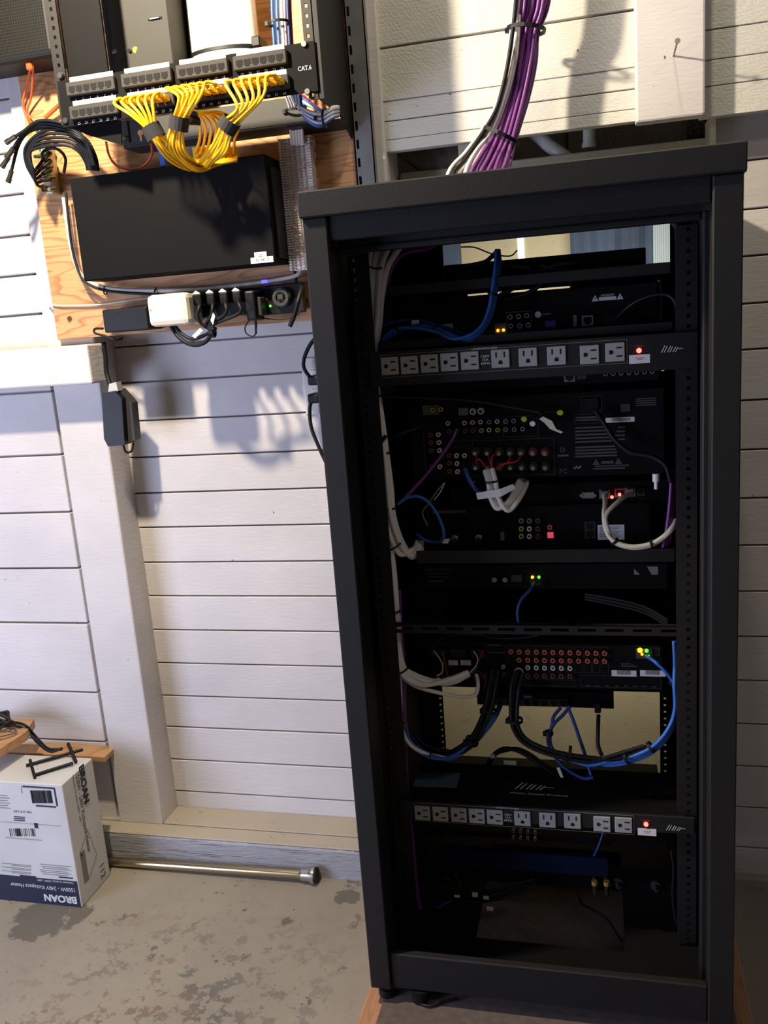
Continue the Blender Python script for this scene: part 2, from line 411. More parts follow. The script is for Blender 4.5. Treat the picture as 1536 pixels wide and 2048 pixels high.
# left boards
mb = MB()
zl = [P(60, v, WL).z for v in (30, 110, 190, 300, 385, 469, 549, 629, 705, 785, 912, 1026, 1137, 1246, 1381, 1477, 1647)]
xr = [P(57, 400, WL).x] * 8 + [P(105, 780, WF).x - 0.012] * 12
for i in range(len(zl) - 1):
    y = WL + random.uniform(-0.0015, 0.0015)
    mb.box((-1.9, y, zl[i + 1] + 0.0023), (xr[i], y + 0.02, zl[i] - 0.0023), 0, 0.0015)
mb.box((-1.9, WL + 0.02, 0), (-1.18, WL + 0.03, 2.0))
S(mb.build('wall_left', M_paint))
# post (4x5), standing on the sill, carries on behind the plywood
zsill = P(200, 1664, 1.655).z
mb = MB(); mb.box((P(105, 780, WF).x + 0.002, WF, zsill), (P(205, 780, WF).x - 0.004, WM + 0.02, 2.1), 0, 0.004)
S(mb.build('trim_1', M_post))
# beam across the left bay
mb = MB(); mb.box((-1.9, 1.635, P(178, 768, 1.635).z), (P(178, 720, 1.635).x, WF, P(100, 694, 1.635).z), 0, 0.004)
S(mb.build('trim_2', M_post))
# sill: timber face, tan top of two planks
mb = MB(); mb.box((-1.9, 1.655, 0.0), (-0.30, WM + 0.05, zsill - 0.002), 0, 0.005)
mb.box((-0.36, 1.70, 0.0), (0.24, WM + 0.02, 0.05), 0, 0.004)
S(mb.build('trim_3', M_sillf))
mb = MB(); mb.box((-1.9, 1.657, zsill - 0.002), (-0.30, 1.703, zsill + 0.002), 0, 0.0015); mb.box((-1.9, 1.706, zsill - 0.002), (-0.30, WM, zsill + 0.003), 0, 0.0015)
S(mb.build('trim_4', M_sillt))
# right-hand sill with a slanting ramp of old timber
mb = MB(); mb.box((0.245, 1.74, 0), (1.2, WM, 0.065), 0, 0.003); S(mb.build('trim_5', M_sillt))
# upper rough-sawn sheathing
mb = MB(); TX = P(762, 300, WF).x
zt = [P(880, v, WF).z for v in (-190, -60, 79, 188, 229, 267, 291)]
gaps = [0.001, 0.001, 0.0045, 0.0006, 0.002, 0.0012]
for i in range(6):
    y = WF + random.uniform(-0.001, 0.001)
    mb.box((TX, y, zt[i + 1] + (gaps[i + 1] if i < 5 else 0) / 2), (P(1275, 100, WF).x, y + 0.022, zt[i] - gaps[i] / 2), 0, 0.0008)
zt = [P(1470, v, WF).z for v in (-190, -60, 51, 112, 165, 228)]
for i in range(5):
    y = WF + 0.004 + random.uniform(-0.001, 0.001)
    mb.box((P(1400, 100, WF).x, y, zt[i + 1] + 0.0008), (1.2, y + 0.022, zt[i] - 0.0008), 0, 0.0008)
S(mb.build('wall_upper', M_rough))
mb = MB(); mb.box((P(1270, 100, 1.668).x, 1.668, P(1340, 238, 1.668).z), (P(1411, 100, 1.668).x, 1.70, 2.1), 0, 0.004)
S(mb.build('trim_6', M_post))
# studs beside and below the opening
mb = MB(); mb.box((P(741, 200, 1.69).x, 1.69, 1.46), (P(764, 200, 1.69).x, WM, 2.1), 0, 0.002)
S(mb.build('trim_7', M_post))
mb = MB(); zh = P(1200, 300, 1.80).z
mb.box((-0.372, 1.80, zh - 0.075), (0.215, 1.825, zh), 0, 0.002)
mb.box((P(918, 320, 1.77).x, 1.765, zh - 0.07), (P(950, 320, 1.77).x, 1.80, P(935, 285, 1.77).z), 0, 0.002)
mb.box((P(1418, 260, 1.74).x, 1.725, zh - 0.3), (P(1430, 260, 1.74).x, 1.80, P(1424, 233, 1.74).z), 0, 0.001)
S(mb.build('trim_8', CREAMW))
# cavity above the header, and the room beyond seen through the rack
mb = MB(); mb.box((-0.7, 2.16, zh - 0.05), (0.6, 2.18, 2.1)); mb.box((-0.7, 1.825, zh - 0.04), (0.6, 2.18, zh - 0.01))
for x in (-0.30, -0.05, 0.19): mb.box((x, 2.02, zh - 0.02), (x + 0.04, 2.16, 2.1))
S(mb.build('ceiling', mat('shaded_old_timber', (30, 22, 18), 0.9, var=0.5, vscale=12)))  # the cavity's shade is put into this near-black backing colour
FY = 2.22
mb = MB(); mb.box((-1.0, FY, 0), (0.9, FY + 0.02, 1.53)); S(mb.build('wall_far', M_beige))
mb = MB(); mb.box((-0.82, 1.86, 0), (-0.80, FY, 1.53)); S(mb.build('wall_far_left', M_beige))
mb = MB(); mb.box((0.72, 1.86, 0), (0.74, FY, 1.53)); S(mb.build('wall_far_right', M_beige))
# narrow daylit gap in the far wall
a = P(1035, 484, FY); b = P(1049, 516, FY)
mb = MB(); mb.box((a.x, FY - 0.004, b.z - 0.05), (b.x, FY, a.z + 0.03)); S(mb.build('window_1', DAYL))
# cloth and ribbed panel in the room beyond
a = P(1139, 440, FY - 0.05); b = P(1306, 505, FY - 0.05)
mb = MB(); n = 24
for k in range(n):
    x0 = a.x + (b.x - a.x) * k / n; x1 = a.x + (b.x - a.x) * (k + 1) / n
    y0 = FY - 0.04 + 0.006 * math.sin(k * 0.9); y1 = FY - 0.04 + 0.006 * math.sin((k + 1) * 0.9)
    mb.prism([(x0, y0, b.z - 0.14), (x1, y1, b.z - 0.14), (x1, y1, a.z + 0.03), (x0, y0, a.z + 0.03)], (0, 0.004, 0))
T(mb.build('hanging_cloth', SLATE), 'slate blue cloth hanging in the room beyond, right half of the rack top gap', 'cloth')
a = P(878, 485, FY - 0.05); b = P(920, 540, FY - 0.05)
mb = MB(); mb.box((a.x, FY - 0.05, b.z - 0.1), (b.x, FY - 0.01, a.z + 0.04), 0, 0.004)
T(mb.build('grey_board', SLATE), 'small grey-blue board left of the bright cream wall in the rack top gap', 'board')
a = P(1307, 440, FY - 0.08); b = P(1342, 525, FY - 0.08); mb = MB()
for k in range(8):
    x0 = a.x + (b.x - a.x) * k / 8; mb.cyl((x0 + 0.003, FY - 0.06, b.z - 0.12), (x0 + 0.003, FY - 0.06, a.z + 0.05), 0.0034, n=8)
T(mb.build('ribbed_panel', mat('pale_ribbed_plastic', (176, 190, 200), 0.5)), 'pale ribbed plastic panel at the right end of the rack top gap', 'panel')

# pipes and wrapped duct in the opening
mb = MB(); mb.tube([P(1062, 262, 1.90), P(1080, 275, 1.88), P(1100, 293, 1.84), P(1125, 310, 1.83), P(1150, 330, 1.84)], 0.0125, 12)
T(mb.build('white_pipe', PIPE), 'white plastic pipe bending downward in the dark opening above the rack', 'pipe')
mb = MB(); mb.cyl(P(1178, 235, 1.84), P(1178, 296, 1.84), 0.0115, n=14); mb.cyl(P(1178, 286, 1.84), P(1178, 296, 1.84), 0.0135, n=14)
T(mb.build('white_pipe', PIPE), 'short upright white pipe stub in the dark opening above the rack', 'pipe')
mb = MB(); mb.tube([P(800, 285, 1.86), P(850, 308, 1.84), P(890, 322, 1.84), P(935, 318, 1.86)], lambda t: 0.022 + 0.018 * math.sin(t * 2.4), 14, seg=8)
T(mb.build('wrapped_duct', DUCT), 'grey wrapped duct sagging in the opening left of the cable bundle', 'duct')
mb = MB()
for k in range(16):
    u = 1190 + k * 15; mb.tube([P(u, 232, 1.9), P(u + 12, 262, 1.88), P(u + 4, 296, 1.9)], 0.0006, 4, seg=3)
    mb.tube([P(u, 240 + (k % 5) * 10, 1.9), P(u + 40, 250 + (k % 4) * 9, 1.89)], 0.0006, 4)
o = mb.build('wire_lath', mat('rusty_wire', (96, 80, 70), 0.7)); o['kind'] = 'stuff'
T(o, 'thin rusty wire lath in the dark opening right of the pipes', 'wire lath')

# nail in the vertical board
mb = MB(); p0 = P(1347, 112, 1.668); p1 = P(1355, 82, 1.620)
mb.cyl(p0, p1, 0.0016, n=8); mb.cyl(p1, p1 + (p1 - p0).normalized() * 0.0015, 0.0045, n=12)
T(mb.build('nail', mat('old_nail', (150, 138, 116), 0.5, 0.6)), 'long bent nail sticking out of the wide vertical white board', 'nail')

# slotted steel angle beside the plywood
mb = MB(); x0 = P(702, 200, 1.672).x; x1 = P(740, 200, 1.672).x
z = 0.95
mb.box((x0, 1.672, z), (x0 + 0.004, 1.674, 2.1)); mb.box((x0 + 0.009, 1.672, z), (x1, 1.674, 2.1)); mb.box((x1 - 0.002, 1.672, z), (x1, 1.70, 2.1)); mb.box((x0, 1.672, z), (x0 + 0.002, 1.70, 2.1))
while z < 2.05:
    mb.box((x0 + 0.004, 1.672, z), (x0 + 0.009, 1.674, z + 0.016)); z += 0.032
mb.box((x0 + 0.003, 1.695, 0.95), (x1, 1.697, 2.1), 1)
r = mb.build('slotted_channel', [GALV, M_post])
T(r, 'grey slotted steel channel running up beside the plywood edge', 'channel')

# plywood backboard
mb = MB(); pl = P(75, 400, 1.68).x; mb.box((P(115, 680, 1.68).x, 1.68, P(115, 680, 1.68).z), (x0 - 0.003, 1.698, 2.1), 0, 0.001)
ply = T(mb.build('plywood_board', M_ply), 'bare plywood backboard on the wall behind the patch panel and black switch', 'backboard')
ply_z = P(115, 680, 1.68).z
mb = MB()
for (u, v) in ((139, 637), (612, 600)): mb.cyl(P(u, v, 1.68), P(u, v, 1.677), 0.005, n=12)
mb.build('screw', mat('brown_screw', (96, 56, 30), 0.5), ply)

# outlet plate and plugs at the rack side
a = P(603, 716, WM); b = P(637, 828, WM); mb = MB(); mb.box((a.x, WM - 0.006, b.z), (a.x + 0.072, WM - 0.001, a.z), 0, 0.002)
op = thing('wall_outlet', (a.x + 0.036, WM - 0.001, b.z), 'white wall outlet plate half hidden behind the rack left side', 'outlet'); mb.build('plate', mat('ivory_plate', (214, 206, 200), 0.4), op)
cz = (a.z + b.z) / 2
for dz in (-0.02, 0.02):
    m2 = MB(); m2.box((a.x + 0.018, WM - 0.009, cz + dz - 0.014), (a.x + 0.054, WM - 0.006, cz + dz + 0.014), 0, 0.003); m2.build('socket', WHT, op)
for nm, pts, lb in (('power_plug', [(630, 760), (618, 752), (607, 732), (612, 706), (628, 680), (650, 672)], 'upper black plug in the wall outlet, its cord looping up behind the rack'),
                    ('power_plug', [(630, 796), (620, 812), (622, 852), (636, 890), (652, 925)], 'lower black plug in the wall outlet, its cord curving down behind the rack')):
    c = P(*pts[0], WM - 0.02); e = thing(nm, c, lb, 'plug', 'plugs in the wall outlet')
    m2 = MB(); m2.box(c + Vector((-0.012, -0.016, -0.010)), c + Vector((0.014, 0.012, 0.010)), 0, 0.004); m2.build('plug_body', RUB, e)
    m2 = MB(); m2.tube([P(u, v, WM - 0.03) for u, v in pts], 0.0042, 8); m2.build('cord', RUB, e)

# ============================================================ FLOOR THINGS
# tension rod
zr_ = FZ + 0.0125; a = PZ(175, 1722, zr_); b = PZ(598, 1758, zr_); a.y = b.y = 1.636; a.z = FZ + 0.011; b.z = FZ + 0.0185; d = (b - a).normalized()
e = thing('tension_rod', (a + b) / 2 - Vector((0, 0, zr_)), 'brass coloured metal rod with a flared end lying along the sill', 'rod')
mb = MB(); mb.cyl(a, b, 0.0105, n=24); mb.build('tube', BRASS, e)
mb = MB(); mb.cyl(b, b + d * 0.006, 0.0105, 0.0135, n=24); mb.cyl(b + d * 0.006, b + d * 0.022, 0.0135, 0.0145, n=24); mb.cyl(b + d * 0.022, b + d * 0.030, 0.0145, 0.0175, n=24); mb.cyl(b + d * 0.030, b + d * 0.036, 0.0185, 0.0185, n=24)
mb.build('end_cup', STEEL, e, None)
mb = MB(); mb.cyl(b + d * 0.036, b + d * 0.040, 0.0175, n=24); mb.build('rubber_foot', RUB, e)

# carton
cx1 = PZ(165, 1815, FZ).x; cy0 = PZ(165, 1815, FZ).y; cy1 = cy0 + 0.118; cz1 = P(120, 1570, cy0).z; cx0 = cx1 - 0.42
box = thing('carton', (cx1 - 0.21, (cy0 + cy1) / 2, FZ), 'white cardboard heater carton standing upside down on the floor by the wall', 'carton')
mb = MB(); mb.box((cx0, cy0, FZ + 0.0005), (cx1, cy1, cz1), 0, 0.0015); mb.build('carton_body', CARD, box)
mb = MB()
def fx(u): return P(u, 1700, cy0).x
def fz(v, u=80): return P(u, v, cy0).z
Yc = cy0 - 0.0006
za, zb_ = fz(1756), fz(1810)
mb.box((cx0, Yc, zb_), (cx1 - 0.003, cy0 + 0.001, za), 0)
mb.build('blue_band', NAVY, box)
NX = Vector((-1, 0, 0)); NZ = Vector((0, 0, -1))
mb = MB()       # upside-down lettering: text runs right to left, up is down
x_r = cx1 - 0.012
mb.text('BROAN', (x_r, Yc, za - (za - zb_) * 0.57 ), 0.017, NX, NZ, 0, sx=1.0, bold=0.0009)
mb.text('1500W - 240V Kickspace Heater', (x_r, Yc, za - (za - zb_) * 0.26), 0.0098, NX, NZ, 0, sx=0.88)
mb.text('Calentador de zócalo 1500W - 240V', (x_r, Yc, za - (za - zb_) * 0.04), 0.005, NX, NZ, 0, sx=0.85)
mb.build('lettering', INK, box)
mb = MB()
def bar(u0, v0, u1, v1, m=0): um = (u0 + u1) / 2; mb.box((P(u0, v0, cy0).x, Yc, P(um, v1, cy0).z), (P(u1, v1, cy0).x, cy0 + 0.001, P(um, v0, cy0).z), m)
for (u0, v0, u1, v1) in ((45, 1573, 108, 1576), (110, 1576, 113, 1612), (72, 1611, 112, 1614), (42, 1573, 45, 1586)): bar(u0, v0, u1, v1, 1)
random.seed(3)
u = 64
while u < 104: ww = random.choice((0.7, 1.2, 1.8)); bar(u, 1581, u + ww, 1606); u += ww + random.choice((1.1, 1.8))
u = 20
while u < 70: ww = random.choice((0.7, 1.2, 2.0)); bar(u, 1657, u + ww, 1672); u += ww + random.choice((1.1, 1.8))
bar(68, 1646, 77, 1656, 1); bar(0, 1647, 122, 1647.5, 2); bar(12, 1677, 84, 1677.8, 2)
for r_ in range(6):
    bar(0, 1590 + r_ * 5, 14 + (r_ * 5) % 9, 1591.3 + r_ * 5, 2)
for r_ in range(3): bar(28, 1633 + r_ * 3.5, 50, 1634.6 + r_ * 3.5)
for r_ in range(6): bar(24 if r_ % 2 else 4, 1728 + r_ * 3.6, 62, 1729 + r_ * 3.6, 2); bar(80 + (r_ % 3) * 3, 1730 + r_ * 3.8, 142 - (r_ % 2) * 6, 1731 + r_ * 3.8, 2)
bar(40, 1751, 72, 1753.6); bar(118, 1754, 146, 1756.4)
mb.text('MA 519 5-03', (P(62, 1622, cy0).x, Yc, P(62, 1622, cy0).z), 0.0058, NX, NZ, 0)
mb.build('printing', [DINK, NAVY, GREYP], box)
# right-hand face: text runs downwards
xf = cx1 + 0.0006; mb = MB()
Dn = Vector((0, 0, -1)); Fw = Vector((0, 1, 0))
def fp(u, v):
    q = PX(u, v, cx1); return Vector((xf, q.y, q.z))
def ft(t, u, v, h, m=0, sx=1.0, bold=0): mb.text(t, fp(u, v), h, Dn, Fw, m, sx=sx, bold=bold)
ft('BROAN', 157, 1536, 0.019, 0, 1.0, 0.0011); ft('1500W - 240V Kickspace Heater', 150, 1549, 0.0125, 0, 0.82)
ft('Calentador de zócalo 1500W - 240V', 144, 1551, 0.006, 0, 0.9)
q = fp(205, 1742); mb.text('112', (xf, cy1 - 0.012 - 0.024, FZ + 0.045), 0.018, Dn, Fw, 0)
# line drawing of the heater
q0 = cy0 + 0.02; 
mb.box((cx1, q0, FZ + 0.045), (xf, q0 + 0.018, FZ + 0.12), 1); mb.box((cx1, q0 + 0.003, FZ + 0.11), (xf + 0.0002, q0 + 0.008, FZ + 0.117), 0)
for (y0, z0, y1, z1) in ((q0, FZ + 0.12, q0 + 0.04, FZ + 0.155), (q0 + 0.04, FZ + 0.155, q0 + 0.058, FZ + 0.08), (q0 + 0.018, FZ + 0.045, q0 + 0.058, FZ + 0.08)):
    mb.tube([(xf, y0, z0), (xf, y1, z1)], 0.0003, 4)
mb.build('side_lettering', [DINK, GREYP], box)
# black bracket lying on the carton
e = thing('plastic_bracket', (cx1 - 0.06, (cy0 + cy1) / 2, cz1), 'small black plastic frame bracket lying on top of the carton', 'bracket')
mb = MB(); zt_ = cz1 + 0.004
def bp_(u, v, z=zt_): return PZ(u, v, z)
def stick(p, q, w_=0.004): mb.tube([p, q], w_, 4, seg=1)
stick(bp_(52, 1531), bp_(166, 1499, cz1 + 0.008)); stick(bp_(66, 1551), bp_(146, 1526, cz1 + 0.006))
stick(bp_(60, 1520, cz1 + 0.018), bp_(70, 1556, cz1 + 0.003), 0.0042); stick(bp_(136, 1487, cz1 + 0.028), bp_(152, 1524, cz1 + 0.006), 0.0042); 
mb.build('frame', RUB, e)
mb = MB(); 
for (u, v) in ((78, 1552), (143, 1529), (74, 1532)): mb.cyl(bp_(u, v, cz1 + 0.007), bp_(u, v, cz1 + 0.0085), 0.0012, n=8)
mb.build('rivet', STEEL, e)
# pine shelf plank at left with coiled cord, strip of wood behind
zsf = P(30, 1440, 1.66).z
mb = MB(); q = [PZ(-60, 1436, zsf), PZ(68, 1438, zsf), PZ(52, 1464, zsf), PZ(0, 1512 - 14, zsf), PZ(-60, 1540, zsf)]
mb.prism(q, (0, 0, -0.02)); T(mb.build('pine_board', M_shelfw), 'tan pine board end jutting in at the left edge above the carton', 'board')
mb = MB(); a = P(38, 1508, 1.668); b = P(214, 1521, 1.668); mb.box((-1.6, 1.660, b.z - 0.0), (b.x, 1.712, a.z + 0.008), 0, 0.001)
T(mb.build('wood_strip', M_shelfw), 'narrow tan wood strip along the wall behind the carton', 'wood strip')
mb = MB()
for k in range(5):
    c = PZ(-8 + k * 3, 1446 + k * 3, zsf + 0.006 + k * 0.004); R_ = 0.026 - 0.003 * (k % 3)
    mb.tube([c + Vector((math.cos(t + k) * R_ * 1.3, math.sin(t + k) * R_ * 0.9, math.sin(2 * t + k) * 0.010 + 0.012)) for t in [i * PI / 5 for i in range(12)]], 0.0032, 8)
mb.tube([PZ(10, 1448, zsf + 0.006), PZ(30, 1445, zsf + 0.008), PZ(52, 1452, zsf + 0.006), P(72, 1474, 1.64), P(96, 1497, 1.62), P(122, 1499, 1.60)], 0.0032, 8)
mb.tube([PZ(10, 1452, zsf + 0.005), PZ(34, 1452, zsf + 0.006), P(58, 1466, 1.63), P(76, 1486, 1.62), P(100, 1503, 1.60), P(124, 1497, 1.60)], 0.0032, 8)
T(mb.build('coiled_power_cable', RUB), 'coiled black cord on the pine board, its end hanging toward the carton', 'cord')

# ============================================================ WALL DEVICES (LEFT)
# switch box
sy = 1.58; a = P(137, 348, sy); b = P(556, 534, sy); zlo = P(350, 545, sy).z
sw = thing('network_switch', ((a.x + b.x) / 2, 1.68, zlo), 'large black network switch mounted flat on the plywood below the yellow cables', 'network switch')
mb = MB(); mb.box((a.x, sy, zlo), (b.x - 0.004, 1.655, P(330, 333, sy).z), 0, 0.002); mb.build('case', BLKI, sw)
zh2 = P(330, 333, sy).z
mb = MB(); mb.box((b.x - 0.004, sy + 0.012, zlo + 0.01), (b.x + 0.001, 1.67, zh2 - 0.02), 0, 0.001); mb.box((b.x - 0.004, 1.672, zlo + 0.005), (b.x + 0.026, 1.679, zlo + 0.045), 0, 0.001); mb.build('mounting_ear', RAILM, sw)
mb = MB(); p = P(524, 519, sy)
mb.box((p.x - 0.022, sy - 0.0006, p.z - 0.0060), (p.x + 0.022, sy, p.z + 0.0045)); mb.box((p.x - 0.014, sy - 0.0006, p.z + 0.0045), (p.x + 0.010, sy, p.z + 0.0135))
mb.build('label_sticker', PAPER, sw)
mb = MB(); mb.text('192.168.1.2', (p.x, sy - 0.0007, p.z - 0.003), 0.0052, align='C', sx=0.85)
mb.box((p.x - 0.008, sy - 0.0008, p.z + 0.008), (p.x + 0.003, sy - 0.0006, p.z + 0.0088)); mb.box((p.x - 0.006, sy - 0.0008, p.z + 0.0055), (p.x + 0.002, sy - 0.0006, p.z + 0.0063))
mb.build('lettering', DINK, sw)

# swing-frame wall rack -------------------------------------------------
PY = 1.48
xl = P(103, 100, PY + 0.002).x; xlr = P(126, 130, PY).x; xr_ = P(637, 100, PY).x; xrl = P(603, 40, PY).x
zb = P(127, 249, PY).z
wr = thing('wall_rack', ((xl + xr_) / 2, 1.68, P(125, 250, PY).z), 'black wall-mounted swing rack holding the patch panel', 'rack')
def plate_holes(mb, x0, x1, y0, y1, z0, z1, hx, hw, hh, pitch, mi=0):
    z = z0 + pitch / 2
    mb.box((x0, y0, z0), (hx - hw / 2, y1, z1), mi); mb.box((hx + hw / 2, y0, z0), (x1, y1, z1), mi)
    last = z0
    while z + hh / 2 < z1:
        mb.box((hx - hw / 2, y0, last), (hx + hw / 2, y1, z - hh / 2), mi); last = z + hh / 2; z += pitch
    mb.box((hx - hw / 2, y0, last), (hx + hw / 2, y1, z1), mi)
mb = MB(); plate_holes(mb, xl - 0.002, xlr, PY + 0.003, PY + 0.006, zb, 1.95, (xl + xlr) / 2, 0.005, 0.006, 0.0148)
mb.build('rack_rail', RAILM, wr)
mb = MB(); plate_holes(mb, xrl, xr_ + 0.002, PY + 0.003, PY + 0.006, P(615, 200, PY).z, 1.95, (xrl + xr_) / 2 - 0.004, 0.005, 0.006, 0.0148)
mb.build('rack_rail', RAILM, wr)
mb = MB(); xe = P(635, 195, PY).x
mb.box((xe, PY + 0.003, P(635, 195, PY).z - 0.002), (xe + 0.003, 1.678, 1.95), 0, 0.0005)
mb.prism([(xe, 1.60, P(635, 195, PY).z - 0.001), (xe, 1.678, P(635, 195, PY).z - 0.03), (xe, 1.678, P(635, 195, PY).z)], (0.003, 0, 0))
mb.box((P(596, 255, 1.665).x, 1.60, P(640, 262, 1.66).z), (xe + 0.003, 1.678, P(640, 262, 1.66).z + 0.004))
mb.build('side_panel', BLK, wr)
# left inner panel, seen from inside
mb = MB(); mb.box((xlr - 0.002, PY + 0.015, P(140, 250, PY).z), (P(219, 60, PY + 0.05).x + 0.006, PY + 0.02, 1.95))
mb.prism([P(130, 250, PY + 0.02), P(241, 240, PY + 0.02), P(243, 290, PY + 0.02), P(175, 270, PY + 0.02)], (0, 0.003, 0))
mb.build('inner_panel', BLKI, wr)
# hinge box in grey metal
mb = MB(); x0b, x1b = P(219, 60, 1.56).x, P(340, 60, 1.56).x
mb.box((x0b, 1.56, P(230, 134, 1.56).z - 0.03), (x1b, 1.665, 1.95), 0, 0.002); mb.box((x0b - 0.012, 1.565, P(230, 134, 1.56).z - 0.03), (x0b, 1.568, 1.95))
mb.build('grey_cover', GREYM, wr)
mb = MB()
for (u, v, r_) in ((230, 103, 0.0052), (259, 101, 0.0038)): mb.cyl(P(u, v, 1.56), P(u, v, 1.556), r_, r_ * 0.7, n=12)
mb.build('screw', STEEL, wr)
mb = MB(); mb.cyl(P(271, 100, 1.56), P(271, 100, 1.5592), 0.0052, n=16); mb.build('yellow_dot', mat('yellow_dot', (230, 220, 70), 0.6), wr)
mb = MB(); mb.box(P(297, 42, 1.56) + Vector((0, -0.001, 0)), P(324, 33, 1.56) + Vector((0, 0, 0))); mb.box(P(301, 41, 1.559) + Vector((0, -0.003, 0.001)), P(319, 35, 1.559), 1)
mb.build('latch', [DARK, STEEL], wr)
# lower bracket and keyhole plate
mb = MB(); a = P(240, 243, 1.60); b = P(595, 262, 1.60)
zt0, zb0 = a.z, P(250, 292, 1.60).z
mb.box((a.x, 1.60, zb0), (b.x + 0.02, 1.605, zt0), 0, 0.001); mb.box((a.x, 1.60, zb0 - 0.004), (b.x + 0.02, 1.665, zb0), 0, 0.001); mb.box((a.x, 1.596, zb0 + 0.004), (a.x + 0.016, 1.60, zt0), 0, 0.001)
mb.build('lower_crossbar', DGREY, wr)
mb = MB(); q = P(281, 266, 1.60); mb.cyl(q, q + Vector((0, -0.001, 0)), 0.0055, n=12); mb.box((q.x - 0.002, 1.599, q.z - 0.014), (q.x + 0.002, 1.60, q.z)); mb.build('keyhole', mat('lit_ply_hole', (214, 160, 104), 0.6), wr)
mb = MB(); q = P(250, 278, 1.596); mb.cyl(q, q + Vector((0, -0.004, 0)), 0.0055, 0.004, n=12); mb.build('screw', STEEL, wr)

# patch panel ----------------------------------------------------------
pa, pb = P(114, 160, PY), P(629, 85, PY); pz1 = (pa.z + pb.z) / 2 + 0.0; pz0 = (P(126, 250, PY).z + P(627, 190, PY).z) / 2
pp = thing('patch_panel', ((pa.x + pb.x) / 2, PY, pz0), 'black 48-port patch panel with white label strips and yellow cables in its lower row', 'patch panel')
mb = MB(); mb.box((pa.x, PY - 0.001, pz0), (pb.x, PY + 0.002, pz1), 0, 0.0005); mb.build('plate', BLKI, pp)
rows = [((183, 170), (296, 156), (407, 141), (523, 128)), ((192, 218), (301, 205), (412, 190), (526, 177))]
W6, H6 = 0.0925, 0.0215
def rj_port(m):
    m.box((-0.0058, -0.0004, -0.0036), (0.0058, 0.0, 0.0046)); m.box((-0.0032, -0.0004, -0.0062), (0.0032, 0.0, -0.0036))
def plane_x(u, v): return P(u, v, PY).x
xc = [(plane_x(u, v)) for (u, v) in rows[0]]
zc_ = [sum(P(u, v, PY).z for (u, v) in r_) / 4 for r_ in rows]
PORT = {}
pitch = 0.01395
num = 1
for ri in range(2):
    for mi_ in range(4):
        cxm = (xc[mi_] + plane_x(*rows[1][mi_])) / 2 + 0.001
        m = MB(); m.box((cxm - W6 / 2, PY - 0.010, zc_[ri] - H6 / 2), (cxm + W6 / 2, PY - 0.001, zc_[ri] + H6 / 2), 0, 0.001)
        md = m.build('port_module', mat('charcoal_module', (58, 56, 52), 0.6, spec=0.15), pp); labs = MB(); nums = MB()
        for k in range(6):
            x = cxm - 0.035 + k * 0.014
            labs.box((x - 0.0068, PY - 0.0018, zc_[ri] + H6 / 2 + 0.0022), (x + 0.0068, PY - 0.001, zc_[ri] + H6 / 2 + 0.0095))
            shared('rjp', rj_port, 'port', [DARK], md, (x, PY - 0.0101, zc_[ri] - 0.001))
            PORT[(ri, mi_, k)] = Vector((x, PY - 0.010, zc_[ri] - 0.001))
            nums.text(str(num), (x, PY - 0.0012, zc_[ri] - H6 / 2 - 0.0072), 0.0042, align='C'); num += 1
        labs.build('label_strip', PAPER, md); nums.build('lettering', INK, md)
nums = MB(); nums.text('CAT.6', (P(610, 138, PY).x, PY - 0.0012, P(610, 141, PY).z), 0.0068, align='C', sx=0.9)
nums.build('lettering', INK, pp)
for (u, v) in ((122, 152), (133, 242), (609, 89), (616, 184)):
    m = MB(); q = P(u, v, PY); m.cyl(q, q + Vector((0, -0.005, 0)), 0.0058, 0.0045, n=12); m.build('screw', STEEL, pp)

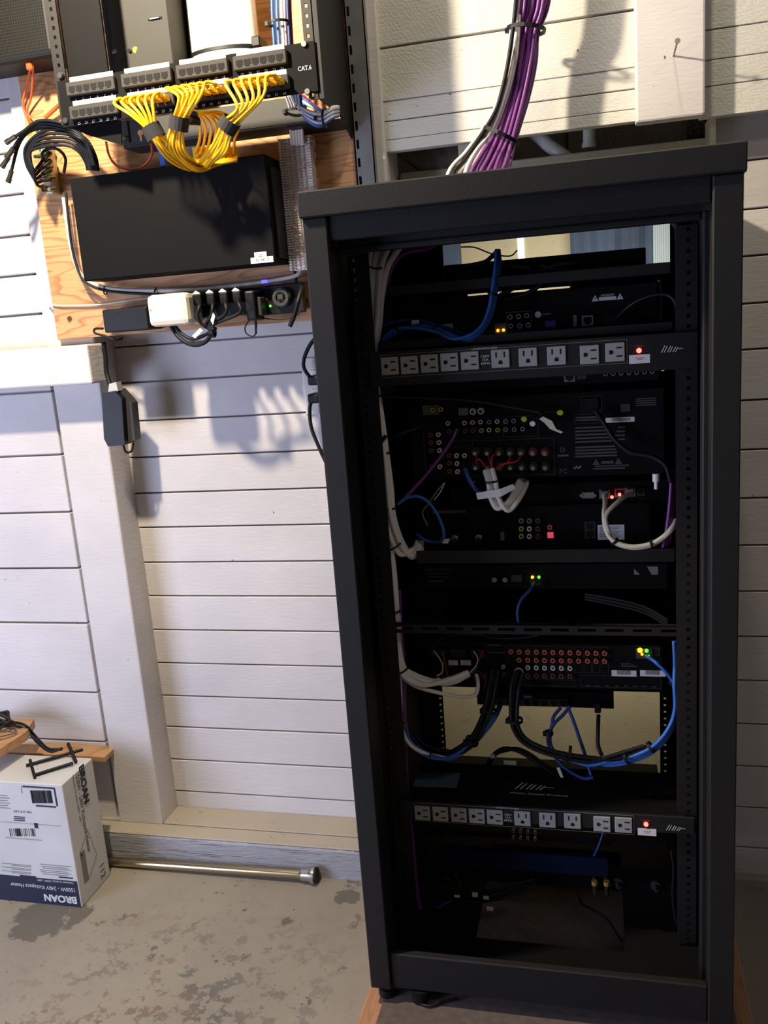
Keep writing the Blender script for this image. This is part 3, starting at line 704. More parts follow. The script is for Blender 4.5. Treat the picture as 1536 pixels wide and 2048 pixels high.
# yellow patch cords
random.seed(11)
def cord(name, pts, r, m, label, cat, group=None, n=8, seg=6, plugs=None):
    e = thing(name, Vector(pts[0]), label, cat, group)
    mb = MB(); mb.tube(pts, r, n, seg=seg); mb.build('jacket', m, e)
    return e
ties = {1: (307, 264), 2: (358, 244), 3: (458, 250)}
low = {1: (388, 340), 2: (392, 338), 3: (412, 332)}
for mi_ in (1, 2, 3):
    for k in range(6):
        p0 = PORT[(1, mi_, k)]
        tu, tv = ties[mi_]; j = (k - 2.5)
        t = P(tu + j * 4.4, tv + j * (1.2 if mi_ < 3 else 2.2), 1.435 + 0.004 * (k % 2))
        out = p0 + Vector((0, -0.030, 0.004))
        if mi_ == 1: mid = [p0 + Vector((-0.006, -0.042, -0.006)), P(285 + j * 9, 228 + j * -1, 1.425)]
        elif mi_ == 2: mid = [p0 + Vector((-0.014, -0.040, 0.006)), P(380 + j * 9, 192 - j * 1, 1.42)]
        else: mid = [p0 + Vector((-0.012, -0.040, 0.0)), P(500 + j * 10, 205 - j * 4, 1.42)]
        lu, lv = low[mi_]
        dn = {1: [P(345 + j * 5, 305 + j * -4, 1.46)], 2: [P(352 + j * 7, 300, 1.455)], 3: [P(440 + j * 5, 295 + j * 3, 1.46)]}[mi_]
        lowp = P(lu + j * 5 + random.uniform(-3, 3), lv + random.uniform(-9, 4), 1.50 + 0.006 * (k % 3))
        endu = 398 + (k * 13 + (mi_ - 1) * 5) % 84
        end = [P(endu - 6, 322, 1.545), P(endu, 312 - 0.02 * k, 1.585)]
        e = thing('patch_cable', p0, {1: 'yellow patch cord in the left yellow fan, plugged below ports 7 to 12', 2: 'yellow patch cord in the middle yellow fan, plugged below ports 13 to 18', 3: 'yellow patch cord in the right yellow fan, plugged below ports 19 to 24'}[mi_], 'cable', {1: 'left fan of yellow patch cords', 2: 'middle fan of yellow patch cords', 3: 'right fan of yellow patch cords'}[mi_])
        m = MB(); m.tube([p0 + Vector((0, -0.012, 0)), out] + mid + [t] + dn + [lowp] + end, 0.0027, 8, seg=7); m.build('jacket', YEL, e)
        m = MB(); m.box(p0 + Vector((-0.0052, -0.019, -0.004)), p0 + Vector((0.0052, 0.001, 0.0045)), 0, 0.001); m.box(p0 + Vector((-0.0036, -0.030, -0.003)), p0 + Vector((0.0036, -0.018, 0.0035)), 0, 0.001)
        m.build('plug_boot', YEL, e)
        m = MB(); q = end[1]; m.box(q + Vector((-0.005, -0.002, -0.012)), q + Vector((0.005, 0.008, 0.012)), 0, 0.001); m.build('plug', YEL, e)
for k in range(8):
    u = 385 + k * 11; v0 = 226 + (k % 3) * 4
    pts = [P(366, 240, 1.52), P(380 + k * 8, 226 - (k % 2) * 3, 1.53), P(u + 14, 248, 1.545), P(u + 14 - k, 280, 1.56), P(u + 6, 304, 1.575), P(u + 4, 318, 1.59)]
    e = thing('patch_cable', pts[0], 'yellow patch cord arching down behind the middle fan to the switch', 'cable', 'rear arch of yellow patch cords')
    m = MB(); m.tube(pts, 0.0027, 8); m.build('jacket', YEL, e)
    m = MB(); q = P(u + 6, 306, 1.58); m.box(q + Vector((-0.005, -0.002, -0.016)), q + Vector((0.005, 0.007, 0.010)), 0, 0.001); m.build('plug', YEL, e)
def wrap(p, axis, r, h, name, label, cat='cable tie', m=None, head=False, flat=1.0, n=16):
    """closed strap around a bundle"""
    ax = Vector(axis).normalized(); mb = MB(); mb.ring(Vector(p) - ax * h / 2, ax, r * 0.9, r, h, n)
    if head:
        s_ = ax.orthogonal().normalized(); q = Vector(p) + Vector((-1, -0.4, 0)).normalized() * r
        mb.box(q - Vector((0.003, 0.003, 0.0035)), q + Vector((0.003, 0.003, 0.0035)))
    return T(mb.build(name, m or VELC), label, cat)
wrap(P(307, 264, 1.437), P(320, 285, 1.44) - P(298, 246, 1.434), 0.0165, 0.022, 'strap', 'black hook-and-loop strap around the left yellow fan', 'strap')
wrap(P(358, 246, 1.437), P(356, 270, 1.44) - P(362, 225, 1.434), 0.0165, 0.022, 'strap', 'black hook-and-loop strap around the middle yellow fan', 'strap')
wrap(P(458, 250, 1.437), P(446, 272, 1.44) - P(472, 228, 1.434), 0.0165, 0.020, 'strap', 'black hook-and-loop strap around the right yellow fan', 'strap')
mb = MB(); q = P(382, 235, 1.50)
for k in range(5): mb.tube([q + Vector((0.010 * math.cos(t + k), 0.01 * math.sin(t * 1.3 + k), 0.010 * math.sin(t + 0.5 * k))) for t in [i * 0.9 for i in range(8)]], 0.0028, 6)
T(mb.build('strap_knot', VELC), 'black bunched strap end between the middle and rear yellow cables', 'strap')

# white box object up top with black strap
p0, p1 = P(372, 60, 1.62), P(512, 60, 1.62)
e = thing('white_canister', ((p0.x + p1.x) / 2, 1.64, P(440, 108, 1.60).z), 'glossy white rounded canister strapped to the plywood above the patch panel', 'canister')
cxx = (p0.x + p1.x) / 2; rr = (p1.x - p0.x) / 2; zb1 = P(440, 116, 1.60).z
def oval(mb, z0, z1, r0, r1, ry=0.6, mi=0, n=28):
    vs = [Vector((cxx + math.cos(2 * PI * i / n) * r, 1.632 + math.sin(2 * PI * i / n) * r * ry * 0.9, z)) for r, z in ((r0, z0), (r1, z1)) for i in range(n)]
    mb.add(vs, [(i, (i + 1) % n, n + (i + 1) % n, n + i) for i in range(n)], mi, True); mb.add(vs, [tuple(range(n)), tuple(range(n, 2 * n))], mi)
m = MB(); oval(m, zb1, 1.95, rr, rr * 0.96); m.build('body', mat('glossy_white', (235, 230, 215), 0.2, coat=0.5), e)
m = MB(); oval(m, P(440, 100, 1.60).z, P(440, 93, 1.60).z, rr * 1.04, rr * 1.04); m.build('strap', RUB, e)
m = MB(); m.box((p1.x - 0.004, 1.60, P(516, 92, 1.6).z), (p1.x + 0.012, 1.64, P(516, 70, 1.6).z), 0, 0.002); m.build('buckle', RUB, e)
# added strip: lit plywood painted as cream between grey cover and canister
m = MB(); m.box((P(346, 60, 1.66).x, 1.655, 1.55), (P(371, 60, 1.66).x, 1.68, 1.95), 0, 0.001)
T(m.build('lit_ply_strip', CREAMW), 'added cream strip painting the lit plywood between the grey cover and the white canister', 'board')

# vertical cable group beside right rail
for i, (u, m_, g) in enumerate(((543, BLUEC, 0), (549, WHITEC, 1), (556, WHITEC, 1), (562, WHITEC, 1), (553, BLUEC, 0), (569, WHITEC, 1), (574, DBLUE, 0), (579, REDC, 2))):
    nm = {0: 'blue', 1: 'white', 2: 'red'}[g]
    yy = 1.60 + 0.006 * (i % 3); r_ = 0.0028
    e = cord('riser_cable', [P(u, -120, yy), P(u + 1, 0, yy), P(u + 3, 50, yy), P(u + 8, 120, yy), P(u + 16, 178, yy), P(600 + i * 3, 205, yy - 0.01), P(632 + i * 3, 215 + i * 2, 1.60), P(650 + i, 232 + i, 1.63)], r_, m_,
             nm + (' riser cable at the right end of the group beside the patch panel' if g == 2 else ' riser cable in the upright group left of the right rack rail'), 'cable', {0: 'blue riser cables', 1: 'white riser cables', 2: None}[g])
wrap(P(558, 47, 1.603), Z, 0.021, 0.004, 'cable_tie', 'black cable tie around the riser cables above the patch panel', m=RUB, head=True)
# white/blue coil at the right lower corner of the wall rack
random.seed(5)
for k in range(9):
    m_ = (WHITEC, WHITEC, BLUEC)[k % 3]; nm = ('white', 'white', 'blue')[k % 3]
    s_ = k * 2.2
    pts = [P(584 + k * 2, 190, 1.53), P(592 + k * 1.5, 206 + s_, 1.53), P(614 + k, 222 + s_ * 1.3, 1.53), P(642, 228 + s_ * 1.3, 1.535), P(664, 216 + s_ * 1.1, 1.55), P(676, 214 + s_, 1.60)]
    cord('coiled_cable', pts, 0.0033, m_, nm + ' cable curling below the lower right corner of the patch panel', 'cable', nm + ' cables curling under the wall rack')
wrap(P(650, 236, 1.537), P(668, 230, 1.6) - P(630, 232, 1.6), 0.016, 0.004, 'cable_tie', 'black cable tie around the curl of white and blue cables under the wall rack', m=RUB, head=True)
for k in range(5):
    u = 580 + k * 5.5
    cord('feeder_cable', [P(572 + k * 5, 190, 1.58), P(u, 215, 1.60), P(u + 1, 245, 1.625), P(u + 4, 290, 1.635)], 0.0032, WHITEC, 'white cable dropping into the top of the punch-down block', 'cable', 'white feeder cables above the punch-down block')
wrap(P(590, 222, 1.605), Z, 0.019, 0.004, 'cable_tie', 'black cable tie around the white cables above the punch-down block', m=RUB, head=True)

# punch-down block
by = 1.635; x0k, x1k = P(560, 300, by).x, P(615, 300, by).x; zt1, zb1 = P(590, 272, by).z, P(598, 540, by).z
e = thing('punch_down_block', ((x0k + x1k) / 2, 1.68, zb1), 'tall white punch-down block with rows of wire clips left of the rack', 'punch-down block')
sl = (P(600, 540, by).x - P(592, 272, by).x) - 0
m = MB(); m.box((x0k, by + 0.012, zb1), (x1k, 1.68, zt1), 0, 0.002); m.build('base', WHT, e)
m = MB()
N_ = 50
for i in range(N_):
    z_ = zb1 + (zt1 - zb1) * (i + 0.5) / N_
    for j in range(6):
        x_ = x0k + (x1k - x0k) * (0.08 + 0.168 * j); m.box((x_ - 0.0024, by + 0.007, z_ - 0.0013), (x_ + 0.0024, by + 0.012, z_ + 0.0013), 0)
    m.box((x0k - 0.004, by + 0.004, z_ - 0.0018), (x0k + 0.001, by + 0.02, z_ + 0.0016), 1); m.box((x1k - 0.001, by + 0.004, z_ - 0.0018), (x1k + 0.004, by + 0.02, z_ + 0.0016), 1)
o = m.build('clip_rows', [mat('dull_white_clips', (236, 228, 224), 0.5), WHT], e); o['kind'] = 'stuff'
m = MB(); random.seed(9)
for i in range(70):
    z_ = zb1 + (zt1 - zb1) * random.random(); x_ = x0k + (x1k - x0k) * random.choice((0.16, 0.33, 0.6, 0.84)); side = random.choice((-1, 1)); mi = random.choice((0, 0, 1, 2))
    m.tube([(x_, by - 0.001, z_), (x_ + 0.004, by - 0.004, z_ + 0.002), (x_ + side * 0.012, by - 0.002, z_ + random.uniform(-0.003, 0.004))], 0.0005, 4, mi, seg=3)
for i in range(16):
    z_ = zt1 - random.random() * 0.20; m.tube([(x1k, by + 0.004, z_), (x1k + 0.009 + random.random() * 0.006, by + 0.006, z_ - 0.004), (x1k + 0.006, by + 0.02, z_ - 0.02)], 0.0004, 4, 0, seg=4)
o = m.build('loose_wires', [PINK, REDC, CREAMC], e); o['kind'] = 'stuff'

# long grey-white and black cables round the switch
cord('data_cable', [P(127, 395, 1.66), P(133, 440, 1.66), P(141, 490, 1.66), P(152, 530, 1.66), P(168, 556, 1.655), P(198, 572, 1.65), P(250, 580, 1.65), P(330, 581, 1.65), P(400, 578, 1.65), P(470, 571, 1.65), P(540, 562, 1.65), P(590, 552, 1.65), P(602, 540, 1.655), P(603, 520, 1.66)], 0.0040, mat('pale_grey_jacket', (196, 192, 186), 0.5), 'pale grey cable hugging the left and lower edges of the black switch', 'cable')
cord('black_cable', [P(132, 385, 1.655), P(137, 440, 1.652), P(145, 500, 1.652), P(158, 545, 1.648), P(176, 568, 1.645), P(215, 582, 1.645), P(290, 588, 1.645), P(350, 590, 1.65)], 0.0026, RUB, 'thin black cable beside the pale grey cable below the black switch', 'cable')
cord('thin_wire', [P(95, 605, 1.69), P(110, 611, 1.677), P(150, 611, 1.675), P(200, 609, 1.675), P(250, 602, 1.675), P(300, 596, 1.675)], 0.0019, CREAMC, 'thin cream wire crossing the plywood left of the white box', 'wire')
cord('black_cable', [P(530, 325, 1.62), P(555, 350, 1.64), P(566, 400, 1.655), P(573, 450, 1.665), P(576, 520, 1.67), P(590, 545, 1.66), P(594, 580, 1.655)], 0.0028, RUB, 'black cable running down between the switch and the punch-down block', 'cable')
for (u, v, lb) in ((210, 583, 'first'), (312, 585, 'second')):
    m = MB(); q = P(u, v, 1.648); m.ring(q - Vector((0.001, 0, 0)), X, 0.0058, 0.0068, 0.003); m.box(q + Vector((-0.001, -0.003, 0.005)), q + Vector((0.002, 0.001, 0.010)))
    T(m.build('cable_tie', RUB), 'small black tie on the pale grey cable, ' + ('nearer the switch corner' if lb == 'first' else 'just above the white box'), 'cable tie')
# orange cables
cord('orange_cable', [P(58, 118, 1.60), P(60, 140, 1.62), P(52, 175, 1.66), P(46, 210, 1.67), P(58, 240, 1.67), P(80, 258, 1.66), P(110, 270, 1.655)], 0.0024, ORANGE, 'orange cable dropping from the perforated case, outer strand', 'cable')
cord('orange_cable', [P(63, 118, 1.60), P(66, 150, 1.63), P(62, 195, 1.66), P(54, 222, 1.668), P(62, 238, 1.67)], 0.0022, ORANGE, 'orange cable dropping from the perforated case, inner strand', 'cable')
m = MB(); q = P(59, 128, 1.605); m.box(q - Vector((0.006, 0.005, 0.011)), q + Vector((0.006, 0.005, 0.011)), 0, 0.002); T(m.build('orange_plug', mat('orange_plastic', (214, 84, 40), 0.4)), 'orange plug hanging under the perforated grey case', 'plug')
cord('orange_cable', [P(90, 236, 1.66), P(105, 222, 1.66), P(122, 208, 1.65), P(140, 200, 1.6)], 0.0042, ORANGE, 'thick orange cable going behind the left end of the patch panel', 'cable')
cord('orange_cable', [P(212, 283, 1.64), P(218, 310, 1.64), P(232, 330, 1.63), P(255, 338, 1.62), P(285, 333, 1.61), P(303, 310, 1.60), P(302, 285, 1.58), P(290, 262, 1.56), P(280, 240, 1.53)], 0.0024, ORANGE, 'orange cable looping below the keyhole plate above the switch', 'cable')
cord('blue_cable', [P(296, 262, 1.55), P(312, 290, 1.59), P(324, 312, 1.60), P(327, 328, 1.60)], 0.0026, BLUEC, 'single blue cable dropping to the switch left of the yellow cables', 'cable')
m = MB(); q = P(326, 322, 1.60); m.box(q - Vector((0.005, 0.004, 0.010)), q + Vector((0.005, 0.004, 0.010)), 0, 0.001); T(m.build('blue_plug', mat('blue_plastic', (40, 96, 190), 0.4)), 'blue network plug entering the top of the black switch', 'plug')

# perforated case top left
m = MB(); a = P(-30, 60, 1.585); b = P(104, 112, 1.585); e = thing('perforated_case', (a.x, 1.6, P(50, 112, 1.585).z), 'grey perforated metal case cut off by the top left corner of the photo', 'case')
zc0 = P(60, 118, 1.585).z; m.box((-1.4, 1.585, zc0), (P(104, 60, 1.585).x, 1.68, 1.95), 0, 0.012); m.build('grille', M_perf, e)

# coax bundle, grounding block
random.seed(21)
hub = P(172, 300, 1.60)
ends = [(18, 345), (22, 315), (30, 290), (58, 248), (42, 262), (75, 275)]
for k in range(9):
    j = k - 4
    if k < 4:
        tail = [(120 - k * 3, 245 + k * 5), (78 - k * 4, 242 + k * 6), (48 - k * 3, 262 + k * 8), ((28, 24, 15, 22)[k], (275, 300, 318, 345)[k])]
        fin = tail[-1]; prv = tail[-2]
        pts = [P(190 - k * 2, 330, 1.60), P(178 - k, 292, 1.585), P(155, 262 + k * 4, 1.575)] + [P(u, v, 1.56 + 0.008 * k) for u, v in tail]
    else:
        q = [(100, 300 + k * 12), (92, 330 + (k - 4) * 12), (100, 360 + (k - 4) * 4)][0]
        row = k - 4
        pts = [P(186 - k, 338, 1.605), P(170 - row * 3, 288 + row * 4, 1.59), P(140 - row * 4, 262 + row * 7, 1.58), P(88 - row * 7, 262 + row * 10, 1.575), P(50 + row * 4, 298 + row * 10, 1.58), P(62 + row * 3, 345 + row * 6, 1.60), P(88, 318 + row * 14, 1.625)]
        fin = (88, 318 + row * 14); prv = (70, 340)
    e = thing('coax_cable', pts[0], 'black coaxial cable with a loose metal end left of the switch' if k < 4 else 'black coaxial cable looping round to the grounding block', 'cable', 'loose-ended black coax' if k < 4 else 'black coax looping to the grounding block')
    m = MB(); m.tube(pts, 0.0030, 8); m.build('jacket', RUB, e)
    d_ = (pts[-1] - pts[-2]).normalized(); m = MB(); m.cyl(pts[-1] - d_ * 0.004, pts[-1] + d_ * 0.012, 0.0045, n=10); m.cyl(pts[-1] + d_ * 0.012, pts[-1] + d_ * 0.020, 0.0052, n=6); m.build('connector', mat('dull_connector', (88, 84, 72), 0.35, 0.8), e)
    m = MB(); 
for k in range(6):
    pts = [P(196 - k * 4, 340, 1.62), P(190 - k * 4, 312, 1.60 + k * 0.004), P(176 - k * 4, 284, 1.60), P(160 - k * 4, 270, 1.61)]
    cord('coax_cable', pts, 0.0038, RUB, 'black coaxial cable in the thick hump beside the switch corner', 'cable', 'thick hump of black coax')
cord('coax_cable', [P(128, 345, 1.63), P(131, 318, 1.61), P(118, 300, 1.60), P(98, 297, 1.60), P(84, 308, 1.61), P(92, 322, 1.63)], 0.0030, RUB, 'thin black coax arching over the top of the grounding block', 'cable')
a = P(78, 285, 1.655); b = P(104, 388, 1.655)
e = thing('grounding_block', ((a.x + b.x) / 2, 1.68, b.z), 'small metal coax grounding block with green strips left of the switch', 'splitter')
m = MB(); m.box((a.x, 1.650, b.z), (b.x + 0.006, 1.68, a.z), 0, 0.003); m.build('block', mat('cast_metal', (172, 168, 150), 0.45, 0.5), e)
m = MB()
for z_ in (0.25, 0.6): m.box((a.x + 0.010, 1.648, b.z + (a.z - b.z) * z_), (a.x + 0.017, 1.650, b.z + (a.z - b.z) * (z_ + 0.3)))
m.build('green_strip', mat('green_strip', (60, 180, 60), 0.5, coat=0.2), e)
for i in range(10):
    q = Vector((a.x + (0.004 if i % 2 else 0.024), 1.65, a.z - 0.006 - (i // 2) * 0.021)); m = MB(); m.cyl(q, q + Vector((0, -0.012, -0.002)), 0.0042, n=8); m.cyl(q + Vector((0, -0.012, -0.002)), q + Vector((0, -0.022, -0.004)), 0.0036, n=8); m.build('terminal', mat('dark_brass', (96, 92, 62), 0.35, 0.7), e)

# white box with green LED
wy = 1.575
def quadbox(corners, Y, depth, mb, bev=0):
    pts = [P(u, v, Y) for u, v in corners]; return mb.prism(pts, (0, depth, 0))
a = P(289, 588, wy); b = P(380, 655, wy); zc1 = P(335, 587, wy).z; zc0 = P(335, 652, wy).z
e = thing('white_power_box', ((a.x + b.x) / 2, 1.655, zc0), 'white rounded power adapter box with a green light on the power strip left end', 'power adapter')
m = MB(); m.box((a.x, wy, zc0), (b.x, 1.61, zc1), 0, 0.010); m.build('cover', mat('cream_plastic', (222, 214, 194), 0.45), e)
m = MB(); m.box((a.x + 0.006, 1.605, zc0 + 0.004), (b.x - 0.003, 1.655, zc1 - 0.002), 0, 0.004); m.build('base', mat('grey_white_plastic', (180, 178, 168), 0.5), e)
m = MB(); q = P(301, 620, wy); m.cyl(q, q + Vector((0, -0.001, 0)), 0.0022, n=12); m.build('indicator_light', LEDG, e)
# power strip
qa, qb = P(392, 580, 1.645), P(606, 628, 1.645); zpt, zpb = P(450, 580, 1.645).z, P(450, 633, 1.645).z
ps = thing('power_strip', ((qa.x + qb.x) / 2, 1.68, zpb), 'black power strip screwed to the lower edge of the plywood', 'power strip')
m = MB(); m.box((qa.x - 0.02, 1.645, zpb), (P(600, 600, 1.645).x, 1.68, zpt), 0, 0.004); m.build('housing', PLAS, ps)
m = MB(); c = P(563, 595, 1.63); m.cyl(Vector((c.x, 1.645, c.z)), Vector((c.x, 1.628, c.z)), 0.020, 0.018, n=28); m.ring(Vector((c.x, 1.6285, c.z)), (0, -1, 0), 0.010, 0.016, 0.005, n=24); m.box((c.x - 0.006, 1.622, c.z - 0.004), (c.x + 0.006, 1.63, c.z + 0.006), 0, 0.001); m.build('round_outlet', DGREY, ps)
m = MB(); m.box((P(527, 590, 1.64).x, 1.638, P(540, 630, 1.64).z), (P(608, 590, 1.64).x, 1.65, P(560, 568, 1.64).z), 0, 0.003); m.build('surge_section', PLAS, ps)
m = MB(); q = P(541, 612, 1.637); m.cyl(q, q + Vector((0, -0.0015, 0)), 0.0022, n=10); m.build('indicator_light', LEDG, ps)
m = MB(); q = P(529, 563, 1.645); m.cyl(q, q + Vector((0, -0.0015, 0)), 0.0015, n=10); m.box(q + Vector((-0.006, 0, -0.003)), q + Vector((0.006, 0.01, 0.003))); m.build('status_light', LEDB, ps)
m = MB(); q = P(531, 598, 1.637); m.box(q - Vector((0.005, 0.001, 0.003)), q + Vector((0.005, 0, 0.003))); m.build('red_switch', mat('dull_red_plastic', (120, 36, 40), 0.5), ps)
for i in range(4):
    u = 403 + i * 26; v = 598 - i * 2
    c = P(u, v, 1.63); e = thing('power_plug', c, 'black plug with pale flag in the power strip, ' + ('beside the white box', 'second along from the white box', 'third along from the white box', 'nearest the upright black adapter')[i], 'plug', 'plugs in the power strip')
    m = MB(); m.box(c + Vector((-0.009, -0.020, -0.012)), c + Vector((0.008, 0.016, 0.010)), 0, 0.003); m.build('plug_body', RUB, e)
    m = MB(); m.prism([c + Vector((-0.010, -0.018, 0.010)), c + Vector((-0.002, -0.018, 0.016)), c + Vector((0.006, -0.018, 0.010)), c + Vector((0, -0.018, 0.006))], (0, 0.003, 0)); m.build('flag', PAPER, e)
    if i < 3 or True:
        end = P(423, 660 - i * 2, 1.59)
        m = MB(); m.tube([c + Vector((0, -0.018, -0.004)), P(u - 4, v + 14, 1.585), P(u - 8 + i * 2, v + 34, 1.58), P(404 + i * 8, 648, 1.585), end], 0.0036, 8); m.build('cord', RUB, e)
cord('power_cable', [P(340, 648, 1.60), P(352, 668, 1.595), P(370, 684, 1.59), P(392, 690, 1.585), P(412, 683, 1.585), P(425, 664, 1.585), P(431, 655, 1.585)], 0.0042, RUB, 'black cord hanging in a loop below the white power box, outer loop', 'cord')
cord('power_cable', [P(350, 652, 1.60), P(364, 668, 1.592), P(384, 678, 1.588), P(406, 672, 1.585), P(426, 660, 1.585)], 0.0036, RUB, 'black cord hanging below the white power box, inner loop', 'cord')
m = MB(); q = P(425, 664, 1.583); m.ring(q - Vector((0.004, 0, 0)), X, 0.008, 0.011, 0.008); m.box(q + Vector((-0.004, -0.012, 0.004)), q + Vector((0.008, -0.006, 0.012))); T(m.build('twist_tie', RUB), 'black tie gathering the hanging plug cords under the power strip', 'cable tie')
m = MB(); m.prism([P(384, 672, 1.575), P(400, 656, 1.575), P(406, 661, 1.575), P(390, 677, 1.575)], (0, 0.001, 0)); T(m.build('paper_tag', PAPER), 'white paper tag on the looped cord left of the tie', 'tag')
m = MB(); m.prism([P(421, 640, 1.574), P(426, 625, 1.574), P(430, 632, 1.574), P(426, 650, 1.574)], (0, 0.001, 0)); T(m.build('paper_tag', PAPER), 'white paper tag on a cord just above the tie', 'tag')
# upright adapter
a = P(487, 582, 1.60); b = P(520, 640, 1.60)
e = thing('plug_in_adapter', ((a.x + b.x) / 2, 1.645, b.z), 'upright black plug-in adapter in the middle of the power strip', 'power adapter')
m = MB(); m.box((a.x, 1.60, b.z), (P(509, 600, 1.6).x, 1.647, a.z), 0, 0.004); m.box((P(511, 600, 1.61).x, 1.61, P(515, 632, 1.61).z), (P(521, 600, 1.61).x, 1.647, P(515, 594, 1.61).z), 1, 0.002); m.build('body', [PLAS, DGREY], e)
m = MB(); m.tube([P(500, 638, 1.62), P(490, 655, 1.62), P(494, 668, 1.62), P(508, 672, 1.62), P(513, 655, 1.615), P(511, 634, 1.62)], 0.0014, 6); m.tube([P(511, 636, 1.62), P(512, 668, 1.62)], 0.0022, 6); m.build('cord', RUB, e)
# cord at the right end of the strip
cord('strip_cable', [P(597, 598, 1.645), P(604, 575, 1.63), P(597, 600, 1.61), P(589, 630, 1.61), P(580, 652, 1.615)], 0.0046, RUB, 'thick black cord end folded down at the right end of the power strip', 'cord')
cord('thin_wire', [P(520, 636, 1.63), P(560, 639, 1.635), P(590, 632, 1.635), P(603, 615, 1.64), P(600, 590, 1.645), P(590, 560, 1.66)], 0.0013, RUB, 'thin black wire looping under the right end of the power strip', 'wire')
# black adapter brick left
a = P(203, 620, 1.62); zc1 = P(250, 616, 1.62).z; zc0 = P(250, 663, 1.62).z
e = thing('power_brick', (P(250, 640, 1.62).x, 1.68, zc0), 'black power brick on the plywood left of the white box', 'power adapter')
m = MB(); m.box((a.x, 1.62, zc0), (P(296, 640, 1.62).x, 1.678, zc1), 0, 0.003); m.build('body', PLAS, e)
m = MB(); m.tube([P(206, 657, 1.65), P(190, 658, 1.655), P(190, 666, 1.655), P(210, 672, 1.66), P(232, 680, 1.66), P(246, 676, 1.665)], 0.0024, 6); m.build('cord', RUB, e)
# hanging black adapter on post
bz1, bz0 = P(240, 780, 1.66).z, P(240, 893, 1.66).z
e = thing('inline_adapter', (P(228, 840, 1.66).x, 1.70, bz0), 'black in-line adapter hanging against the post edge below the beam end', 'power adapter')
m = MB(); fa = [P(203, 786, 1.655), P(229, 782, 1.655), P(243, 797, 1.655), P(249, 890, 1.655), P(216, 893, 1.655), P(208, 878, 1.655)]
m.prism(fa, (0, 0.045, 0)); m.build('body', PLAS, e)
m = MB(); m.prism([P(238, 778, 1.672), P(263, 806, 1.672), P(270, 880, 1.672), P(249, 888, 1.672), P(236, 800, 1.672)], (0, 0.026, 0)); m.build('side_shell', DGREY, e)
m = MB(); m.prism([P(216, 788, 1.66), P(218, 768, 1.66), P(232, 764, 1.66), P(236, 782, 1.66)], (0, 0.02, 0)); m.build('clear_plug', mat('smoky_clear_plastic', (170, 165, 150), 0.3), e)
m = MB(); m.tube([P(222, 775, 1.665), P(213, 745, 1.672), P(211, 715, 1.675), P(207, 684, 1.676)], 0.0048, 8); m.tube([P(246, 888, 1.67), P(252, 904, 1.672), P(263, 902, 1.675), P(267, 886, 1.68)], 0.0024, 8); m.build('cord', RUB, e)
# ============================================================ EQUIPMENT RACK
RF = 1.20; RB = 1.775
RX0, RX1 = -0.389, 0.178; RT = 1.44
RZ0 = P(739, 1976, RF).z
PLZ = RZ0 - 0.032
rack = thing('equipment_rack', ((RX0 + RX1) / 2, (RF + RB) / 2, RZ0), 'tall black open-backed equipment rack standing on plywood before the wall opening', 'rack')
m = MB()
m.box((RX0 - 0.003, RF - 0.005, 1.405), (RX1 + 0.003, RF + 0.004, RT), 0, 0.002); m.box((RX0 - 0.003, RF, RT - 0.003), (RX1 + 0.003, RB, RT), 0, 0.001)
m.box((RX0 - 0.003, RF, 1.405), (RX0 - 0.001, RB, RT)); m.box((RX1 + 0.001, RF, 1.405), (RX1 + 0.003, RB, RT))
m.build('top_cover', BLK, rack)
m = MB(); cz0 = P(785, 1913, RF).z
m.box((RX0, RF, RZ0), (-0.354, RF + 0.035, 1.405), 0, 0.002); m.build('left_column', BLK, rack)
m = MB(); m.box((0.142, RF, RZ0), (RX1, RF + 0.035, 1.405), 0, 0.002); m.build('right_column', BLK, rack)
m = MB(); hz0 = P(1060, 442, RF + 0.008).z
m.box((-0.354, RF + 0.006, hz0), (0.142, RF + 0.02, 1.407), 0, 0.002); m.build('header', BLK, rack)
m = MB(); m.box((-0.354, RF + 0.006, RZ0), (0.142, RF + 0.02, cz0), 0, 0.002); m.build('kick_plate', BLK, rack)
m = MB(); hy = 1.262; a = P(1060, 457, hy).z; b = P(1060, 472, hy).z
xi0 = P(682, 600, hy).x; xi1 = P(1404, 600, hy).x
m.box((xi0, hy, b), (xi1, hy + 0.02, a), 0, 0.003)
for (xa, xb) in ((xi0 - 0.012, xi0), (xi1, xi1 + 0.012)): m.box((xa, hy - 0.01, RZ0 + 0.02), (xb, hy + 0.02, a), 0, 0.002)
m.box((xi0 - 0.018, RF + 0.03, RZ0 + 0.02), (xi0 - 0.015, hy, a)); m.box((xi1 + 0.015, RF + 0.03, RZ0 + 0.02), (xi1 + 0.018, hy, a))
m.box((xi0, hy + 0.004, a - 0.004), (xi1, hy + 0.016, hz0 + 0.03))
m.build('inner_frame', BLK, rack)
for (xa, xb, nm) in ((RX0, RX0 + 0.003, 'side_panel'), (RX1 - 0.003, RX1, 'side_panel')):
    m = MB(); m.box((xa, RF + 0.03, RZ0), (xb, RB, 1.437)); m.build(nm, BLKI, rack)
RY = 1.345
ry0, ry1 = P(703, 620, RY).x, P(744, 620, RY).x
m = MB(); plate_holes(m, ry0, ry1, RY, RY + 0.003, RZ0 + 0.03, 1.36, ry0 + 0.011, 0.0055, 0.0055, 0.0148); m.box((ry0, RY, RZ0 + 0.03), (ry0 + 0.002, RY + 0.03, 1.36)); m.box((RX0 + 0.003, RY + 0.02, 1.0), (ry0, RY + 0.03, 1.03))
m.build('rack_rail', RAILM, rack)
ry2, ry3 = P(1352, 640, RY).x, P(1398, 640, RY).x
